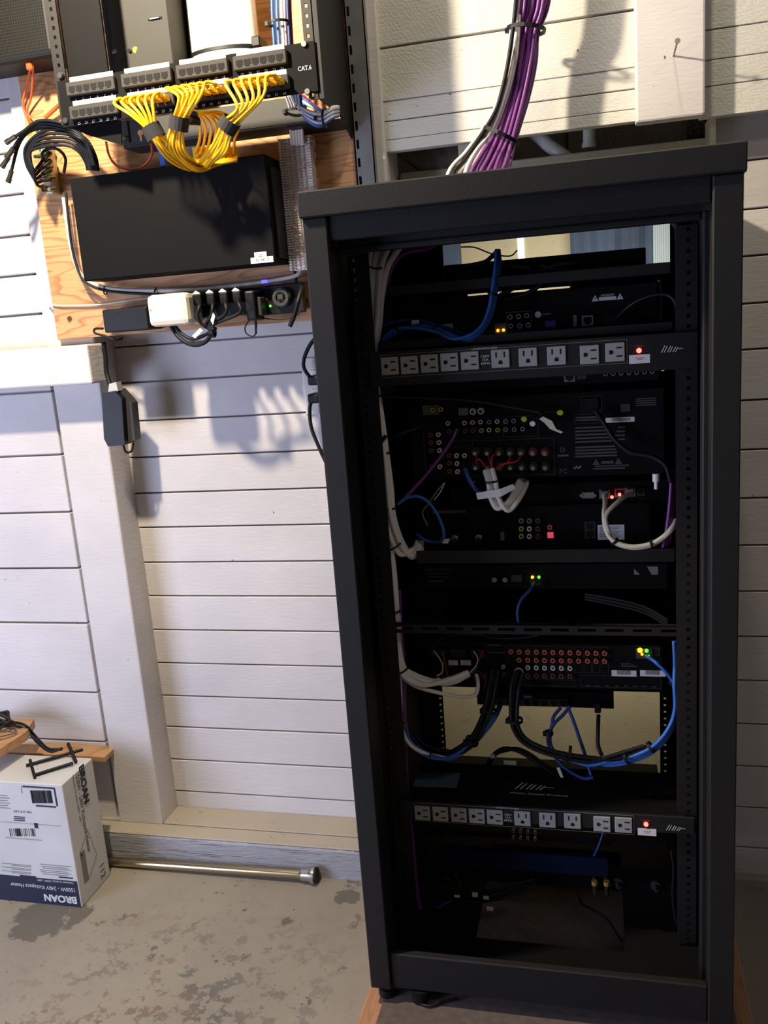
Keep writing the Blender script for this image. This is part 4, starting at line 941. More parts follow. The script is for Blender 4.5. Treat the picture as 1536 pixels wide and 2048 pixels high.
m = MB(); plate_holes(m, ry2, ry3, RY, RY + 0.003, RZ0 + 0.03, 1.36, ry2 + 0.017, 0.0055, 0.0055, 0.0148); m.box((ry3 - 0.002, RY, RZ0 + 0.03), (ry3, RY + 0.03, 1.36)); m.box((ry2, RY + 0.012, RZ0 + 0.03), (ry3, RY + 0.014, 1.36))  # last box: added backing strip, keeps far-wall light out of the holes
m.build('rack_rail', RAILM, rack)
fr0, fr1 = P(889, 1450, 1.74).x, P(1320, 1450, 1.74).x
m = MB(); plate_holes(m, RX0 + 0.003, fr0, 1.74, 1.742, RZ0 + 0.03, 1.42, fr0 - 0.006, 0.0045, 0.0045, 0.0148); m.build('rear_rail', BLKI, rack)
m = MB(); plate_holes(m, fr1, RX1 - 0.003, 1.74, 1.742, RZ0 + 0.03, P(1320, 545, 1.74).z, fr1 + 0.010, 0.0045, 0.0045, 0.0148); m.build('rear_rail', BLKI, rack)
# bottom pan with a large cut-out
bz = RZ0 + 0.022; q0 = PZ(952, 1875, bz); q1 = PZ(1250, 1903, bz); yb = 1.60
m = MB(); m.box((RX0 + 0.003, RF + 0.02, bz - 0.002), (q0.x, RB, bz)); m.box((q1.x, RF + 0.02, bz - 0.002), (RX1 - 0.003, RB, bz)); m.box((q0.x, RF + 0.02, bz - 0.002), (q1.x, q0.y, bz)); m.box((q0.x, yb, bz - 0.002), (q1.x, RB, bz))
m.box((RX0 + 0.003, RB - 0.004, bz), (RX1 - 0.003, RB, bz + 0.06))
m.build('bottom_pan', BLKI, rack)
for (va, vb) in ((587, 757), (768, 1376), (1575, 1800)):
    m = MB(); m.box((RX0 + 0.004, 1.745, P(1000, vb, 1.745).z), (RX1 - 0.004, 1.748, P(1000, va, 1.745).z)); m.build('dark_gap_sheet', BLKI, rack)  # added black sheets hide the lit far wall so gaps look dark
for (xa, xb, za, zb_) in ((RX0 + 0.004, P(935, 585, 1.745).x, P(1000, 595, 1.745).z, P(1000, 560, 1.745).z), (P(1140, 570, 1.745).x, RX1 - 0.004, P(1000, 595, 1.745).z, P(1000, 560, 1.745).z), (RX0 + 0.004, P(886, 510, 1.745).x, P(1000, 570, 1.745).z, 1.43), (P(1340, 490, 1.745).x, RX1 - 0.004, P(1000, 570, 1.745).z, 1.43)):
    m = MB(); m.box((xa, 1.744, za), (xb, 1.747, zb_)); m.build('dark_gap_sheet', BLKI, rack)  # more added black sheets, cutting down the lit slits near the top
for (u, v, yy) in ((775, 1990, 1.222), (1440, 2040, 1.222)):
    q = P(u, v, yy); m = MB(); m.cyl((q.x, yy + 0.004, PLZ + 0.0045), (q.x, yy + 0.004, PLZ + 0.018), 0.0155, n=20); m.cyl((q.x, yy + 0.004, PLZ + 0.016), (q.x, yy + 0.004, RZ0 + 0.004), 0.005, n=10); m.build('foot', RUB, rack)
q = PZ(842, 2003, PLZ); m = MB(); m.cyl((q.x, q.y, PLZ + 0.0045), (q.x, q.y, PLZ + 0.03), 0.014, 0.018, n=14); m.build('foot', RUB, rack)
# plywood platform under the rack
m = MB(); m.box((-0.404, 0.9, FZ + 0.0005), (0.216, 1.64, PLZ), 0, 0.002)
T(m.build('platform', M_plat), 'orange-tan plywood platform under the black rack', 'platform')
m = MB(); mr = 0.03; mx0, mx1, my0, my1 = -0.372, 0.19, 0.9, 1.60
poly = [(mx0, my0, PLZ), (mx1, my0, PLZ), (mx1, my1, PLZ)] + [(mx0 + mr - mr * math.sin(t * PI / 10), my1 - mr + mr * math.cos(t * PI / 10), PLZ) for t in range(6)]
m.prism(poly, (0, 0, 0.004)); T(m.build('floor_mat', mat('grey_brown_mat', (96, 84, 78), 0.9, var=0.15, vscale=60)), 'grey-brown mat on the platform below the black rack', 'mat')
PLZ += 0.004
cord('floor_cable', [PZ(840, 2006, PLZ + 0.004), PZ(860, 2012, PLZ + 0.004), PZ(885, 2004, PLZ + 0.005), PZ(915, 1996, PLZ + 0.005)], 0.0022, RUB, 'short black cable on the platform beside the rack foot', 'cable')

def rect(TL, BR, Y): a = P(*TL, Y); b = P(*BR, Y); return a.x, b.x, b.z, a.z
def device(name, label, cat, TL, BR, Y, depth, m_=None, bev=0.001):
    x0, x1, z0, z1 = rect(TL, BR, Y); e = thing(name, ((x0 + x1) / 2, Y + depth / 2, z0), label, cat)
    mb = MB(); mb.box((x0, Y, z0), (x1, Y + depth, z1), 0, bev); mb.build('chassis', m_ or BLKI, e); return e, x0, x1, z0, z1

# -- shared connectors (built facing -Y around the origin)
def k_rca(mi_out, mi_in):
    def f(m): m.cyl((0, 0, 0), (0, -0.002, 0), 0.0046, n=14, mi=0); m.ring((0, -0.002, 0), (0, -1, 0), 0.0024, 0.0040, 0.006, n=14, mi=1); m.cyl((0, -0.0021, 0), (0, -0.004, 0), 0.0012, n=6, mi=2)
    return f
def rca(parent, u, v, Y, kind='w', nm='rca_jack'):
    ring_ = {'w': WJ, 'r': REDP, 'y': YJ, 'k': mat('nickel_ring', (150, 150, 150), 0.35, 0.6), 'd': mat('dull_red_ring', (112, 62, 58), 0.45), 'o': mat('orange_ring', (206, 110, 78), 0.45)}[kind]
    return shared('rca' + kind, k_rca(0, 1), nm, [BJ, ring_, DARK if kind != 'o' else REDP], parent, P(u, v, Y))
def k_post(m): m.cyl((0, 0, 0), (0, -0.004, 0), 0.0072, n=16, mi=0); m.cyl((0, -0.004, 0), (0, -0.016, 0), 0.0060, 0.0052, n=10, mi=0); m.cyl((0, -0.016, -0.001), (0, -0.0172, -0.001), 0.0030, n=12, mi=1)
def post(parent, u, v, Y, col): return shared('post' + col, k_post, 'binding_post', [mat('smoky_red_post', (110, 50, 50), 0.35) if col == 'r' else DGREY, STEEL], parent, P(u, v, Y))
def k_rj(m):
    m.box((-0.0085, -0.001, -0.0075), (0.0085, 0, 0.0075), 0); m.box((-0.0062, -0.0014, -0.0035), (0.0062, -0.001, 0.0055), 1); m.box((-0.0034, -0.0014, -0.0060), (0.0034, -0.001, -0.0035), 1)
def rj(parent, u, v, Y, m_=None, key='n'): return shared('rj' + key, k_rj, 'network_port', [m_ or STEEL, DARK], parent, P(u, v, Y))
def k_f(m): m.cyl((0, 0, 0), (0, -0.003, 0), 0.0075, n=6, mi=0); m.cyl((0, -0.003, 0), (0, -0.011, 0), 0.0050, n=14, mi=0); m.cyl((0, -0.011, 0), (0, -0.0112, 0), 0.0036, n=12, mi=1)
def fconn(parent, u, v, Y): return shared('fc', k_f, 'coax_jack', [STEEL, GREYM], parent, P(u, v, Y))
def rectbar(m, u0, v0, u1, v1, Y, off=0.0006, mi=0):
    um = (u0 + u1) / 2; a = P(u0, (v0 + v1) / 2, Y); b = P(u1, (v0 + v1) / 2, Y); za = P(um, v0, Y).z; zb_ = P(um, v1, Y).z; m.box((min(a.x, b.x), Y - off, min(za, zb_)), (max(a.x, b.x), Y, max(za, zb_)), mi)
def cbar(m, u, v, w_, h_, Y, off=0.0006, mi=0):
    c = P(u, v, Y); m.box((c.x - w_ / 2, Y - off, c.z - h_ / 2), (c.x + w_ / 2, Y, c.z + h_ / 2), mi)
def frame_line(m, x0, x1, z0, z1, Y, t=0.0007, mi=0):
    for (a, b, c, d) in ((x0, x1, z1 - t, z1), (x0, x1, z0, z0 + t), (x0, x0 + t, z0, z1), (x1 - t, x1, z0, z1)): m.box((a, Y - 0.0005, c), (b, Y, d), mi)
def led(parent, u, v, Y, m_, r=0.0022, name='indicator_light'):
    q = P(u, v, Y); m = MB(); m.cyl(q, q + Vector((0, -0.002, 0)), r, n=12); return m.build(name, m_, parent)
def tri(m, u, v, s, Y, mi=0):
    c = P(u, v, Y); m.prism([c + Vector((-s / 2, -0.0006, -s * 0.42)), c + Vector((s / 2, -0.0006, -s * 0.42)), c + Vector((0, -0.0006, s * 0.5))], (0, 0.0005, 0), mi)
    m.box((c.x - s * 0.05, Y - 0.0009, c.z - s * 0.22), (c.x + s * 0.05, Y - 0.0006, c.z + s * 0.2), mi + 1)
def logo(m, u, v, w_, Y, o=None, R=X, U=Z):
    """slanted zig-zag m"""
    c = o if o is not None else P(u, v, Y) + Vector((0, -0.0007, 0)); h = w_ * 0.36; N = R.cross(U) * 0.0003
    x = -w_ / 2
    for k, (wd, ht) in enumerate(((0.30, 1.0), (0.26, 0.86), (0.26, 0.72))):
        for (xa, ya, xb, yb_) in ((0, 0, 0.62, ht), (0.45, 0.1 * 0, 1.0, ht * 0.9)):
            x0_ = x + xa * wd * w_; x1_ = x + xb * wd * w_; t = w_ * 0.045
            m.add([c + R * (x0_ + dx) + U * (ya * h - h / 2) + N for dx in (0, t)] + [c + R * (x1_ + dx) + U * (yb_ * h - h / 2) + N for dx in (t, 0)], [(0, 1, 2, 3)])
        x += wd * w_
    m.add([c + R * a + U * b + N for a, b in ((x - 0.02 * w_, -h * 0.1), (w_ / 2 + 0.08 * w_, -h * 0.1), (w_ / 2 + 0.08 * w_, -h * 0.02), (x - 0.02 * w_, -h * 0.02))], [(0, 1, 2, 3)])

# -- power conditioners (two)
def k_out(m):
    s = 0.0136; m.box((-s, -0.003, -s), (s, 0, s), 0, 0.0008)
    m.box((-0.0072, -0.0034, 0.0018), (-0.0050, -0.003, 0.0098), 1); m.box((0.0050, -0.0034, 0.0018), (0.0072, -0.003, 0.0098), 1); m.cyl((0, -0.0034, -0.0052), (0, -0.003, -0.0052), 0.0029, n=12, mi=1); m.box((-0.0029, -0.0034, -0.0082), (0.0029, -0.003, -0.0052), 1)
def k_outr(m):
    s = 0.0136; m.box((-s, -0.003, -s), (s, 0, s), 0, 0.0008)
    m.box((0.0018, -0.0034, 0.0050), (0.0098, -0.003, 0.0072), 1); m.box((0.0018, -0.0034, -0.0072), (0.0098, -0.003, -0.0050), 1); m.cyl((-0.0052, -0.0034, 0), (-0.0052, -0.003, 0), 0.0029, n=12, mi=1); m.box((-0.0082, -0.0034, -0.0029), (-0.0052, -0.003, 0.0029), 1)
def conditioner(TL, BR, outs, box4, ledp, labp, logop, label, tx, depth):
    Y = 1.335; e, x0, x1, z0, z1 = device('power_conditioner', label, 'power strip', TL, BR, Y, 0.004, BLK)
    m = MB(); m.box((x0 + 0.014, Y + 0.004, z0), (x1 - 0.012, Y + depth, z1), 0, 0.001); m.build('body', BLKI, e)
    Yf = Y
    for k, (u, v) in enumerate(outs):
        shared('outr' if k < 5 or k > 7 else 'out', k_outr if k < 5 or k > 7 else k_out, 'outlet', [OUTL, DARK], e, P(u, v, Yf) )
    m = MB(); (u0, v0), (u1, v1), (u2, v2), (u3, v3) = box4
    a = P(u0, v0, Yf); b = P(u1, v1, Yf); c = P(u2, v2, Yf); zt_, zb_ = (a.z + b.z) / 2, P(u3, v3, Yf).z
    frame_line(m, a.x, b.x, zb_, zt_, Yf, 0.0006); m.build('outline', GINK, e)
    m = MB(); q = P(*tx[0], Yf); m.text('UNSWITCHED', (q.x, Yf - 0.0007, zt_ - 0.0012), 0.0028, align='C', sx=1.5)
    q = P(*tx[1], Yf)
    for k, s_ in enumerate(('120V', '15A', '60Hz')): m.text(s_, (q.x, Yf - 0.0004, q.z + 0.0038 - k * 0.0052), 0.0036, align='C', sx=1.3)
    logo(m, *logop, 0.028, Yf); m.build('lettering', INK, e)
    m = MB(); q = P(ledp[0], ledp[1], Yf); m.text('POWER', (q.x, Yf - 0.0004, q.z + 0.0055), 0.0024, align='C', sx=1.2); m.build('red_lettering', REDC, e)
    led(e, *ledp, Yf, LEDR, 0.0036)
    m = MB(); cbar(m, *labp, 0.029, 0.0125, Yf); m.build('label_sticker', PAPER, e)
    m = MB(); cbar(m, labp[0], labp[1] - 2, 0.012, 0.0012, Yf, 0.0009); cbar(m, labp[0], labp[1] + 1, 0.008, 0.0010, Yf, 0.0009); m.build('sticker_print', mat('pink_print', (200, 110, 110), 0.7), e)
    return e, x0, x1, z0, z1
conditioner((737, 706), (1396, 737), ((780, 732), (819, 730), (859, 727), (899, 724), (940, 721), (1001, 717), (1056, 714), (1113, 711), (1179, 709), (1230, 704)),
            ((760, 711), (1254, 678), (0, 0), (1010, 741)), (1278, 701), (1279, 718), (1342, 697), 'black rack power strip with ten grey outlets in the upper part of the rack', ((969, 697), (971, 720)), 0.05)
pc = conditioner((799, 1601), (1389, 1670), ((845, 1625), (881, 1627), (918, 1629), (954, 1631), (990, 1633), (1045, 1636), (1095, 1639), (1145, 1641), (1204, 1647), (1247, 1649)),
            ((828, 1607), (1268, 1629), (0, 0), (1045, 1655)), (1292, 1648), (1294, 1664), (1350, 1655), 'black rack power strip with ten grey outlets low in the rack, logo on its top', ((1015, 1612), (1016, 1635)), 0.14)
pe, px0, px1, pz0, pz1 = pc
m = MB(); q = PZ(1066, 1573, pz1 + 0.0006); logo(m, 0, 0, 0.062, 0, q, X, Yv); q = PZ(1078, 1588, pz1 + 0.0006); m.text('Middle Atlantic Products', q + Vector((0, -0.004, 0)), 0.0055, X, Yv, align='C', sx=1.25); m.build('top_lettering', INK, pe)
m = MB(); m.prism([PZ(836, 1546, pz1 + 0.0004), PZ(920, 1546, pz1 + 0.0004), PZ(913, 1576, pz1 + 0.0004), PZ(826, 1573, pz1 + 0.0004)], (0, 0, 0.0003)); m.build('top_label', mat('blue_grey_label', (84, 104, 124), 0.5), pe)

# -- shelves (plain rack shelves with a lip)
def shelf(TL, BR, label, depth=0.30, Y=1.36):
    x0, x1, z0, z1 = rect(TL, BR, Y); e = thing('rack_shelf', ((x0 + x1) / 2, Y, z0), label, 'shelf')
    m = MB(); m.box((x0, Y, z0), (x1, Y + 0.002, z1), 0, 0.0008); m.build('lip', RAILM, e)
    m = MB(); m.box((x0 + 0.004, Y + 0.002, z0), (x1 - 0.004, Y + depth, z0 + 0.002)); m.build('tray', BLKI, e)
    return e, x0, x1, z0, z1
shelf((776, 572), (1342, 546), 'black rack shelf under the topmost device', Y=1.375)
shelf((757, 684), (1345, 660), 'black rack shelf just above the upper power strip', Y=1.36)
shelf((832, 1102), (1350, 1124), 'black rack shelf below the device with the pink lit jack', Y=1.38)

# -- device A: topmost unit
Y = 1.44; e, x0, x1, z0, z1 = device('media_box', 'flat black box lying on the topmost rack shelf', 'device', (887, 531), (1292, 540), Y, 0.22)
m = MB()
for i in range(5):
    for j in range(3): cbar(m, 946 + i * 8, 539 + j * 5, 0.004, 0.0022, Y)
m.build('vent', DARK, e)
# -- device B
Y = 1.43; e, x0, x1, z0, z1 = device('media_server', 'large black unit with slotted back in the upper rack, amber lights at one jack', 'device', (792, 606), (1316, 652), Y, 0.26)
m = MB()
for k in range(15): cbar(m, 872 + k * 9.8, 622 - k * 0.5, 0.0038, 0.020, Y)
m.build('vent', DARK, e)
for (u, v) in ((1021, 634), (1038, 633), (1054, 631), (1022, 652), (1040, 652), (1057, 650)): rca(e, u, v, Y, 'k')
m = MB(); a, b = P(1012, 625, Y), P(1064, 660, Y); frame_line(m, a.x, b.x, b.z, a.z, Y); m.build('outline', GINK, e)
m = MB(); cbar(m, 1001, 657, 0.018, 0.016, Y); m.build('port_frame', GREYP, e)
led(e, 996, 661, Y, LEDO, 0.0024); led(e, 1007, 660, Y, LEDY, 0.0020)
m = MB(); a = P(893, 657, Y); m.box((a.x - 0.011, Y - 0.0008, a.z - 0.006), (a.x + 0.011, Y, a.z + 0.007), 0); m.build('label_sticker', PAPER, e)
m = MB(); m.tube([a + Vector((0.004 * math.cos(t), -0.001, 0.003 * math.sin(t))) for t in (0, 1, 2, 3, 4, 5)], 0.0008, 5); m.build('sticker_print', DINK, e)
m = MB(); tri(m, 1190, 597, 0.010, Y); tri(m, 1240, 593, 0.010, Y); cbar(m, 1215, 597, 0.026, 0.0052, Y); cbar(m, 1215, 590, 0.020, 0.003, Y, mi=2)
c = P(1076, 629, Y); m.cyl(c, c + Vector((0, -0.0006, 0)), 0.005, n=16); rectbar(m, 1085, 629, 1102, 627, Y, mi=2)
m.build('caution_print', [INK, DINK, GINK], e)
rj(e, 1175, 641, Y, mat('tan_port_shell', (150, 132, 116), 0.5), 't')
m = MB(); cbar(m, 1150, 642, 0.0055, 0.018, Y, 0.002); m.build('usb_port', GREYP, e)
m = MB(); cbar(m, 1101, 648, 0.016, 0.010, Y, 0.004); m.build('video_plug', mat('blue_connector', (40, 50, 150), 0.5), e)
m = MB(); cbar(m, 1227, 640, 0.030, 0.014, Y, 0.003); m.build('power_inlet', PLAS, e)
# -- device C just below upper strip
Y = 1.425; e, x0, x1, z0, z1 = device('slim_player', 'slim black unit half hidden right below the upper power strip', 'device', (800, 748), (1318, 760), Y, 0.24)
rj(e, 1139, 754, Y, GREYP, 'g')
m = MB(); cbar(m, 1163, 752, 0.014, 0.010, Y); m.build('video_port', DGREY, e)
for k in range(7): rca(e, 1211 + k * 15.5, 748 - k * 0.8, Y, 'k').scale = (0.8, 0.8, 0.8)
# -- receiver D
Y = 1.42; e, x0, x1, z0, z1 = device('av_receiver', 'large black audio receiver with many jacks and small print across its back', 'receiver', (818, 802), (1329, 947), Y, 0.30)
D = e
for (u, v, k) in ((867, 819, 'y'), (883, 818, 'y'), (897, 846, 'w'), (930, 845, 'w'), (946, 844, 'w'), (962, 843, 'w'), (979, 843, 'k'), (995, 842, 'w'), (1012, 842, 'k'), (1028, 841, 'k'),
                  (900, 862, 'd'), (914, 861, 'd'), (932, 861, 'd'), (947, 860, 'd'), (964, 860, 'y'), (979, 859, 'w'), (996, 859, 'y'), (1012, 858, 'k'), (1029, 858, 'k'), (1046, 857, 'k'),
                  (862, 869, 'd'), (878, 868, 'w'), (863, 884, 'd'), (879, 884, 'w'), (864, 900, 'd'), (880, 900, 'w'), (866, 932, 'd'), (881, 932, 'w'),
                  (899, 910, 'd'), (914, 910, 'w'), (930, 910, 'w'), (900, 925, 'd'), (915, 926, 'w'), (900, 941, 'd'), (916, 942, 'w')):
    rca(e, u, v, Y, k).scale = (0.92, 1, 0.92)
for (u, v) in ((946, 823), (962, 822)): fconn(e, u, v, Y).scale = (0.8, 0.6, 0.8)
for i, u in enumerate((952, 976, 999, 1021, 1043, 1066, 1090)): post(e, u, 903, Y, 'r' if i > 4 else 'b'); post(e, u + 1, 932, Y, 'b')
m = MB(); 
for (TL, BR) in (((846, 856), (889, 940)), ((890, 838), (955, 880)), ((956, 836), (1006, 875)), ((1006, 834), (1077, 872)), ((893, 895), (942, 948)), ((944, 882), (1110, 948)), ((1161, 793), (1204, 822)), ((1146, 829), (1198, 846))):
    a, b = P(*TL, Y), P(*BR, Y); frame_line(m, a.x, b.x, b.z, a.z, Y, 0.0005)
for k, (v, w_) in enumerate(((833, 46), (838, 50), (853, 66), (860, 66), (867, 70), (874, 72), (881, 74), (892, 80), (898, 82), (904, 84), (910, 84))):
    rectbar(m, 1150, v, 1150 + w_, v + 3.4, Y)
for k in range(4): rectbar(m, 1236 - k * 3, 853 + k * 8, 1250, 856 + k * 8, Y)
for k in range(4): rectbar(m, 1272, 796 + k * 4.4, 1312, 798 + k * 4.4, Y)
rectbar(m, 1190, 930, 1258, 932.5, Y); rectbar(m, 1186, 935, 1250, 938, Y); tri(m, 1192, 924, 0.011, Y); tri(m, 1237, 922, 0.011, Y); rectbar(m, 1203, 922, 1227, 927, Y)
q = P(1127, 943, Y); m.text('FC', (q.x, Y - 0.0006, q.z - 0.003), 0.0075, align='C'); 
q = P(1125, 900, Y); m.ring(q, (0, -1, 0), 0.0032, 0.0042, 0.0006, 14); m.text('UL', (q.x, Y - 0.0006, q.z - 0.0016), 0.0034, align='C'); rectbar(m, 1116, 909, 1137, 913, Y)
m.build('fine_print', [mat('faint_grey_print', (74, 72, 70), 0.7), DINK], e)
m = MB(); q = P(1155, 936, Y)
for k in range(4): m.cyl(q + Vector((0.003 * (k - 1.5), 0, 0.002 * (k % 2))), q + Vector((0.003 * (k - 1.5), -0.0006, 0.002 * (k % 2))), 0.0018, n=6)
m.build('emblem', GINK, e)
m = MB(); a, b = P(1211, 836, Y), P(1269, 843, Y); m.box((a.x, Y - 0.0008, b.z), (b.x, Y, a.z)); m.build('label_sticker', PAPER, e)
m = MB(); random.seed(4); x_ = a.x + 0.009
while x_ < b.x - 0.006: ww = random.choice((0.0004, 0.0007)); m.box((x_, Y - 0.001, b.z + 0.0022), (x_ + ww, Y - 0.0008, a.z - 0.001)); x_ += ww + random.choice((0.0005, 0.0008))
m.build('barcode', DINK, e)
m = MB(); cbar(m, 927, 823, 0.016, 0.012, Y, 0.003); m.build('video_plug', GREYP, e)
m = MB(); cbar(m, 862, 820, 0.028, 0.016, Y, 0.0012); m.build('antenna_terminal', mat('olive_terminal', (86, 84, 48), 0.5), e)
m = MB(); cbar(m, 1180, 808, 0.024, 0.018, Y, 0.004); m.build('power_inlet', PLAS, e)
m = MB(); cbar(m, 1251, 815, 0.014, 0.012, Y, 0.003); m.build('power_outlet', DGREY, e)
for (u, v, c) in ((1047, 838, YEL), (1119, 825, YEL)):
    q = P(u, v, 1.395); m = MB(); m.cyl(q, q + Vector((0.002, -0.013, 0.001)), 0.0042, n=10); T(m.build('yellow_plug', mat('dull_yellow_plug', (190, 180, 40), 0.5)), 'small yellow plug in the back of the receiver, ' + ('left of the paper tag' if u < 1100 else 'right of the paper tag'), 'plug')
q = P(1064, 847, 1.395); m = MB(); m.cyl(q, q + Vector((0.002, -0.013, 0.001)), 0.0042, n=10); T(m.build('white_plug', WHT), 'small white plug in the back of the receiver beside the yellow one', 'plug')
m = MB(); a = [P(u, v, 1.39) for u, v in ((1078, 838), (1086, 833), (1104, 842), (1112, 858), (1126, 864), (1122, 867), (1100, 858), (1088, 845))]; m.prism(a, (0, 0.001, 0)); T(m.build('paper_tag', mat('cream_tag', (206, 200, 180), 0.7)), 'cream paper tag curling out of the receiver back near the yellow plugs', 'tag')
cord('control_cable', [P(1050, 838, 1.40), P(1075, 832, 1.40), P(1100, 823, 1.40), P(1118, 825, 1.40)], 0.0018, RUB, 'thin black lead between the two yellow plugs', 'cable')
# -- device E small control box
Y = 1.455; e, x0, x1, z0, z1 = device('network_bridge', 'shallow black control box with two red lights under the receiver', 'device', (900, 972), (1336, 1008), Y, 0.20)
m = MB(); cbar(m, 1176, 990, 0.020, 0.010, Y, 0.003); m.build('serial_port', mat('dull_silver', (150, 150, 146), 0.4, 0.6), e)
m = MB()
for u in (1162, 1190): q = P(u, 990, Y); m.cyl(q, q + Vector((0, -0.005, 0)), 0.0025, n=6)
m.build('port_screw', STEEL, e)
for (u, v) in ((1209, 988), (1240, 986), (1260, 984)): rj(e, u, v, Y, GREYP, 'g')
m = MB(); cbar(m, 1282, 984, 0.012, 0.012, Y, 0.002); q = P(1282, 984, Y - 0.002); m.cyl(q, q + Vector((0, -0.0004, 0)), 0.004, n=14, mi=1); m.build('round_port', [GREYM, DARK], e)
led(e, 1224, 994, Y - 0.006, LEDR, 0.0026); led(e, 1239, 989, Y - 0.006, LEDR, 0.0026)
m = MB(); rectbar(m, 935, 962 + 1, 952, 965.5, Y - 0.02); m.build('terminal_print', GINK, e)
# -- device F cable box
Y = 1.44; e, x0, x1, z0, z1 = device('cable_box', 'black cable box with a block of jacks and a pink lit jack', 'device', (852, 1016), (1300, 1096), Y, 0.24)
fconn(e, 910, 1077, Y); fconn(e, 958, 1076, Y)
for j, v in enumerate((1040, 1056, 1071)):
    for u, k in ((1043, ('k', 'y', 'y')[j]), (1059, ('k', 'w', 'w')[j]), (1076, ('d', 'd', 'd')[j])): rca(e, u, v, Y, k)
rca(e, 1100, 1053, Y, 'o')
m = MB(); cbar(m, 1101, 1070, 0.010, 0.010, Y, 0.002); m.build('optical_jack', PINKL, e)
m = MB(); cbar(m, 1005, 1072, 0.0065, 0.015, Y, 0.002); m.build('video_port', GREYP, e)
for v in (1052, 1068): rj(e, 1180, v, Y, DGREY, 'd')
m = MB(); a, b = P(1195, 1050, Y), P(1249, 1079, Y); m.box((a.x, Y - 0.0008, b.z), (b.x, Y, a.z)); m.build('label_sticker', PAPER, e)
m = MB()
for k in range(7): m.box((a.x + 0.003, Y - 0.001, a.z - 0.004 - k * 0.0026), (b.x - 0.006 - 0.003 * (k % 3), Y - 0.0008, a.z - 0.003 - k * 0.0026))
m.build('sticker_print', GREYP, e)
m = MB()
for r_ in range(8):
    for k in range(18): cbar(m, 880 + k * 8, 1028 + r_ * 5, 0.004, 0.0014, Y)
m.build('vent', DARK, e)
m = MB(); rectbar(m, 865, 1021, 932, 1026, Y); m.build('strip_print', mat('brown_print', (86, 66, 50), 0.6), e)
# -- device G amplifier controller
Y = 1.42; e, x0, x1, z0, z1 = device('audio_processor', 'slim black processor with yellow and green lights below mid rack', 'device', (846, 1130), (1335, 1178), Y, 0.24)
m = MB(); q = P(878, 1139, Y); m.text('AUDIOCONTROL', (q.x, Y - 0.0006, q.z - 0.002), 0.0042, align='C', sx=1.1); rectbar(m, 857, 1147, 900, 1148, Y); rectbar(m, 857, 1153, 898, 1154, Y); rectbar(m, 857, 1161, 886, 1163.5, Y); m.build('lettering', mat('dim_grey_print', (82, 80, 78), 0.7), e)
m = MB(); m.prism([P(1268, 1137, Y) + Vector((0, -0.0006, 0)), P(1280, 1149, Y) + Vector((0, -0.0006, 0)), P(1268, 1149, Y) + Vector((0, -0.0006, 0))], (0, 0.0004, 0)); m.prism([P(1294, 1133, Y) + Vector((0, -0.0006, 0)), P(1316, 1133, Y) + Vector((0, -0.0006, 0)), P(1316, 1149, Y) + Vector((0, -0.0006, 0)), P(1303, 1149, Y) + Vector((0, -0.0006, 0))], (0, 0.0004, 0)); m.build('logo_print', GINK, e)
m = MB()
for u in (989, 1010): q = P(u, 1159, Y); m.cyl(q, q + Vector((0, -0.003, 0)), 0.0045, n=8)
m.build('terminal_screw', mat('dull_silver', (150, 150, 146)), e)
m = MB(); cbar(m, 1033, 1156, 0.018, 0.012, Y, 0.002); m.build('video_port', DGREY, e)
rj(e, 1071, 1161, Y, DGREY, 'd')
led(e, 1065, 1154, Y - 0.003, LEDY, 0.0023); led(e, 1078, 1154, Y - 0.003, LEDG, 0.0023)
# -- lacing bar H
Y = 1.35; x0, x1, z0, z1 = rect((784, 1248), (1370, 1273), Y)
e = thing('lacing_bar', ((x0 + x1) / 2, Y, z0), 'black slotted bar crossing the rack above the amplifier', 'bar')
m = MB(); n = 11; hw = (x1 - x0) / n; zc2 = (z0 + z1) / 2
m.box((x0, Y, zc2 + 0.003), (x1, Y + 0.003, z1)); m.box((x0, Y, z0), (x1, Y + 0.003, zc2 - 0.002))
for k in range(n + 1): m.box((max(x0, x0 + k * hw - 0.007), Y, zc2 - 0.002), (min(x1, x0 + k * hw + 0.007), Y + 0.003, zc2 + 0.003))
m.box((x0, Y, z1 - 0.001), (x1, Y + 0.012, z1)); m.build('bar', RAILM, e)
# -- amplifier I
Y = 1.42; e, x0, x1, z0, z1 = device('zone_amplifier', 'black multi-zone amplifier with a grid of red and white jacks', 'amplifier', (858, 1284), (1326, 1382), Y, 0.28)
cols = [1022, 1039, 1056, 1073, 1089.5, 1106, 1123, 1140, 1157.5, 1175, 1192, 1209]
Bx = MB()
for i, u in enumerate(cols):
    sl = (u - 1022) * 0.016
    rca(e, u, 1301 + sl, Y, 'o')
    if i >= 1: rca(e, u, 1317 + sl, Y, 'o')
    if 1 <= i <= 7 and i != 1: rca(e, u, 1332 + sl, Y, 'w')
    if 2 <= i <= 7: rca(e, u, 1348 + sl, Y, 'd')
    a = P(u - 8, 1291 + sl, Y); b = P(u + 8, (1356 if i < 8 else 1343) + sl, Y); frame_line(Bx, a.x, b.x, b.z, a.z, Y, 0.0004)
for (TL, BR) in (((1015, 1357), (1150, 1373)), ((1161, 1350), (1322, 1377)), ((974, 1290), (1012, 1330))): a, b = P(*TL, Y), P(*BR, Y); frame_line(Bx, a.x, b.x, b.z, a.z, Y, 0.0004)
for k in range(8): cbar(Bx, 1176 + k * 19, 1371 + k * 0.3, 0.006, 0.0014, Y)
rectbar(Bx, 976, 1289, 1002, 1291.5, Y); rectbar(Bx, 976, 1304, 1010, 1306, Y)
for k in range(3): rectbar(Bx, 1242, 1326 + k * 3, 1262 + k * 6, 1327.2 + k * 3, Y)
Bx.build('fine_print', mat('faint_grey_print', (74, 72, 70)), e)
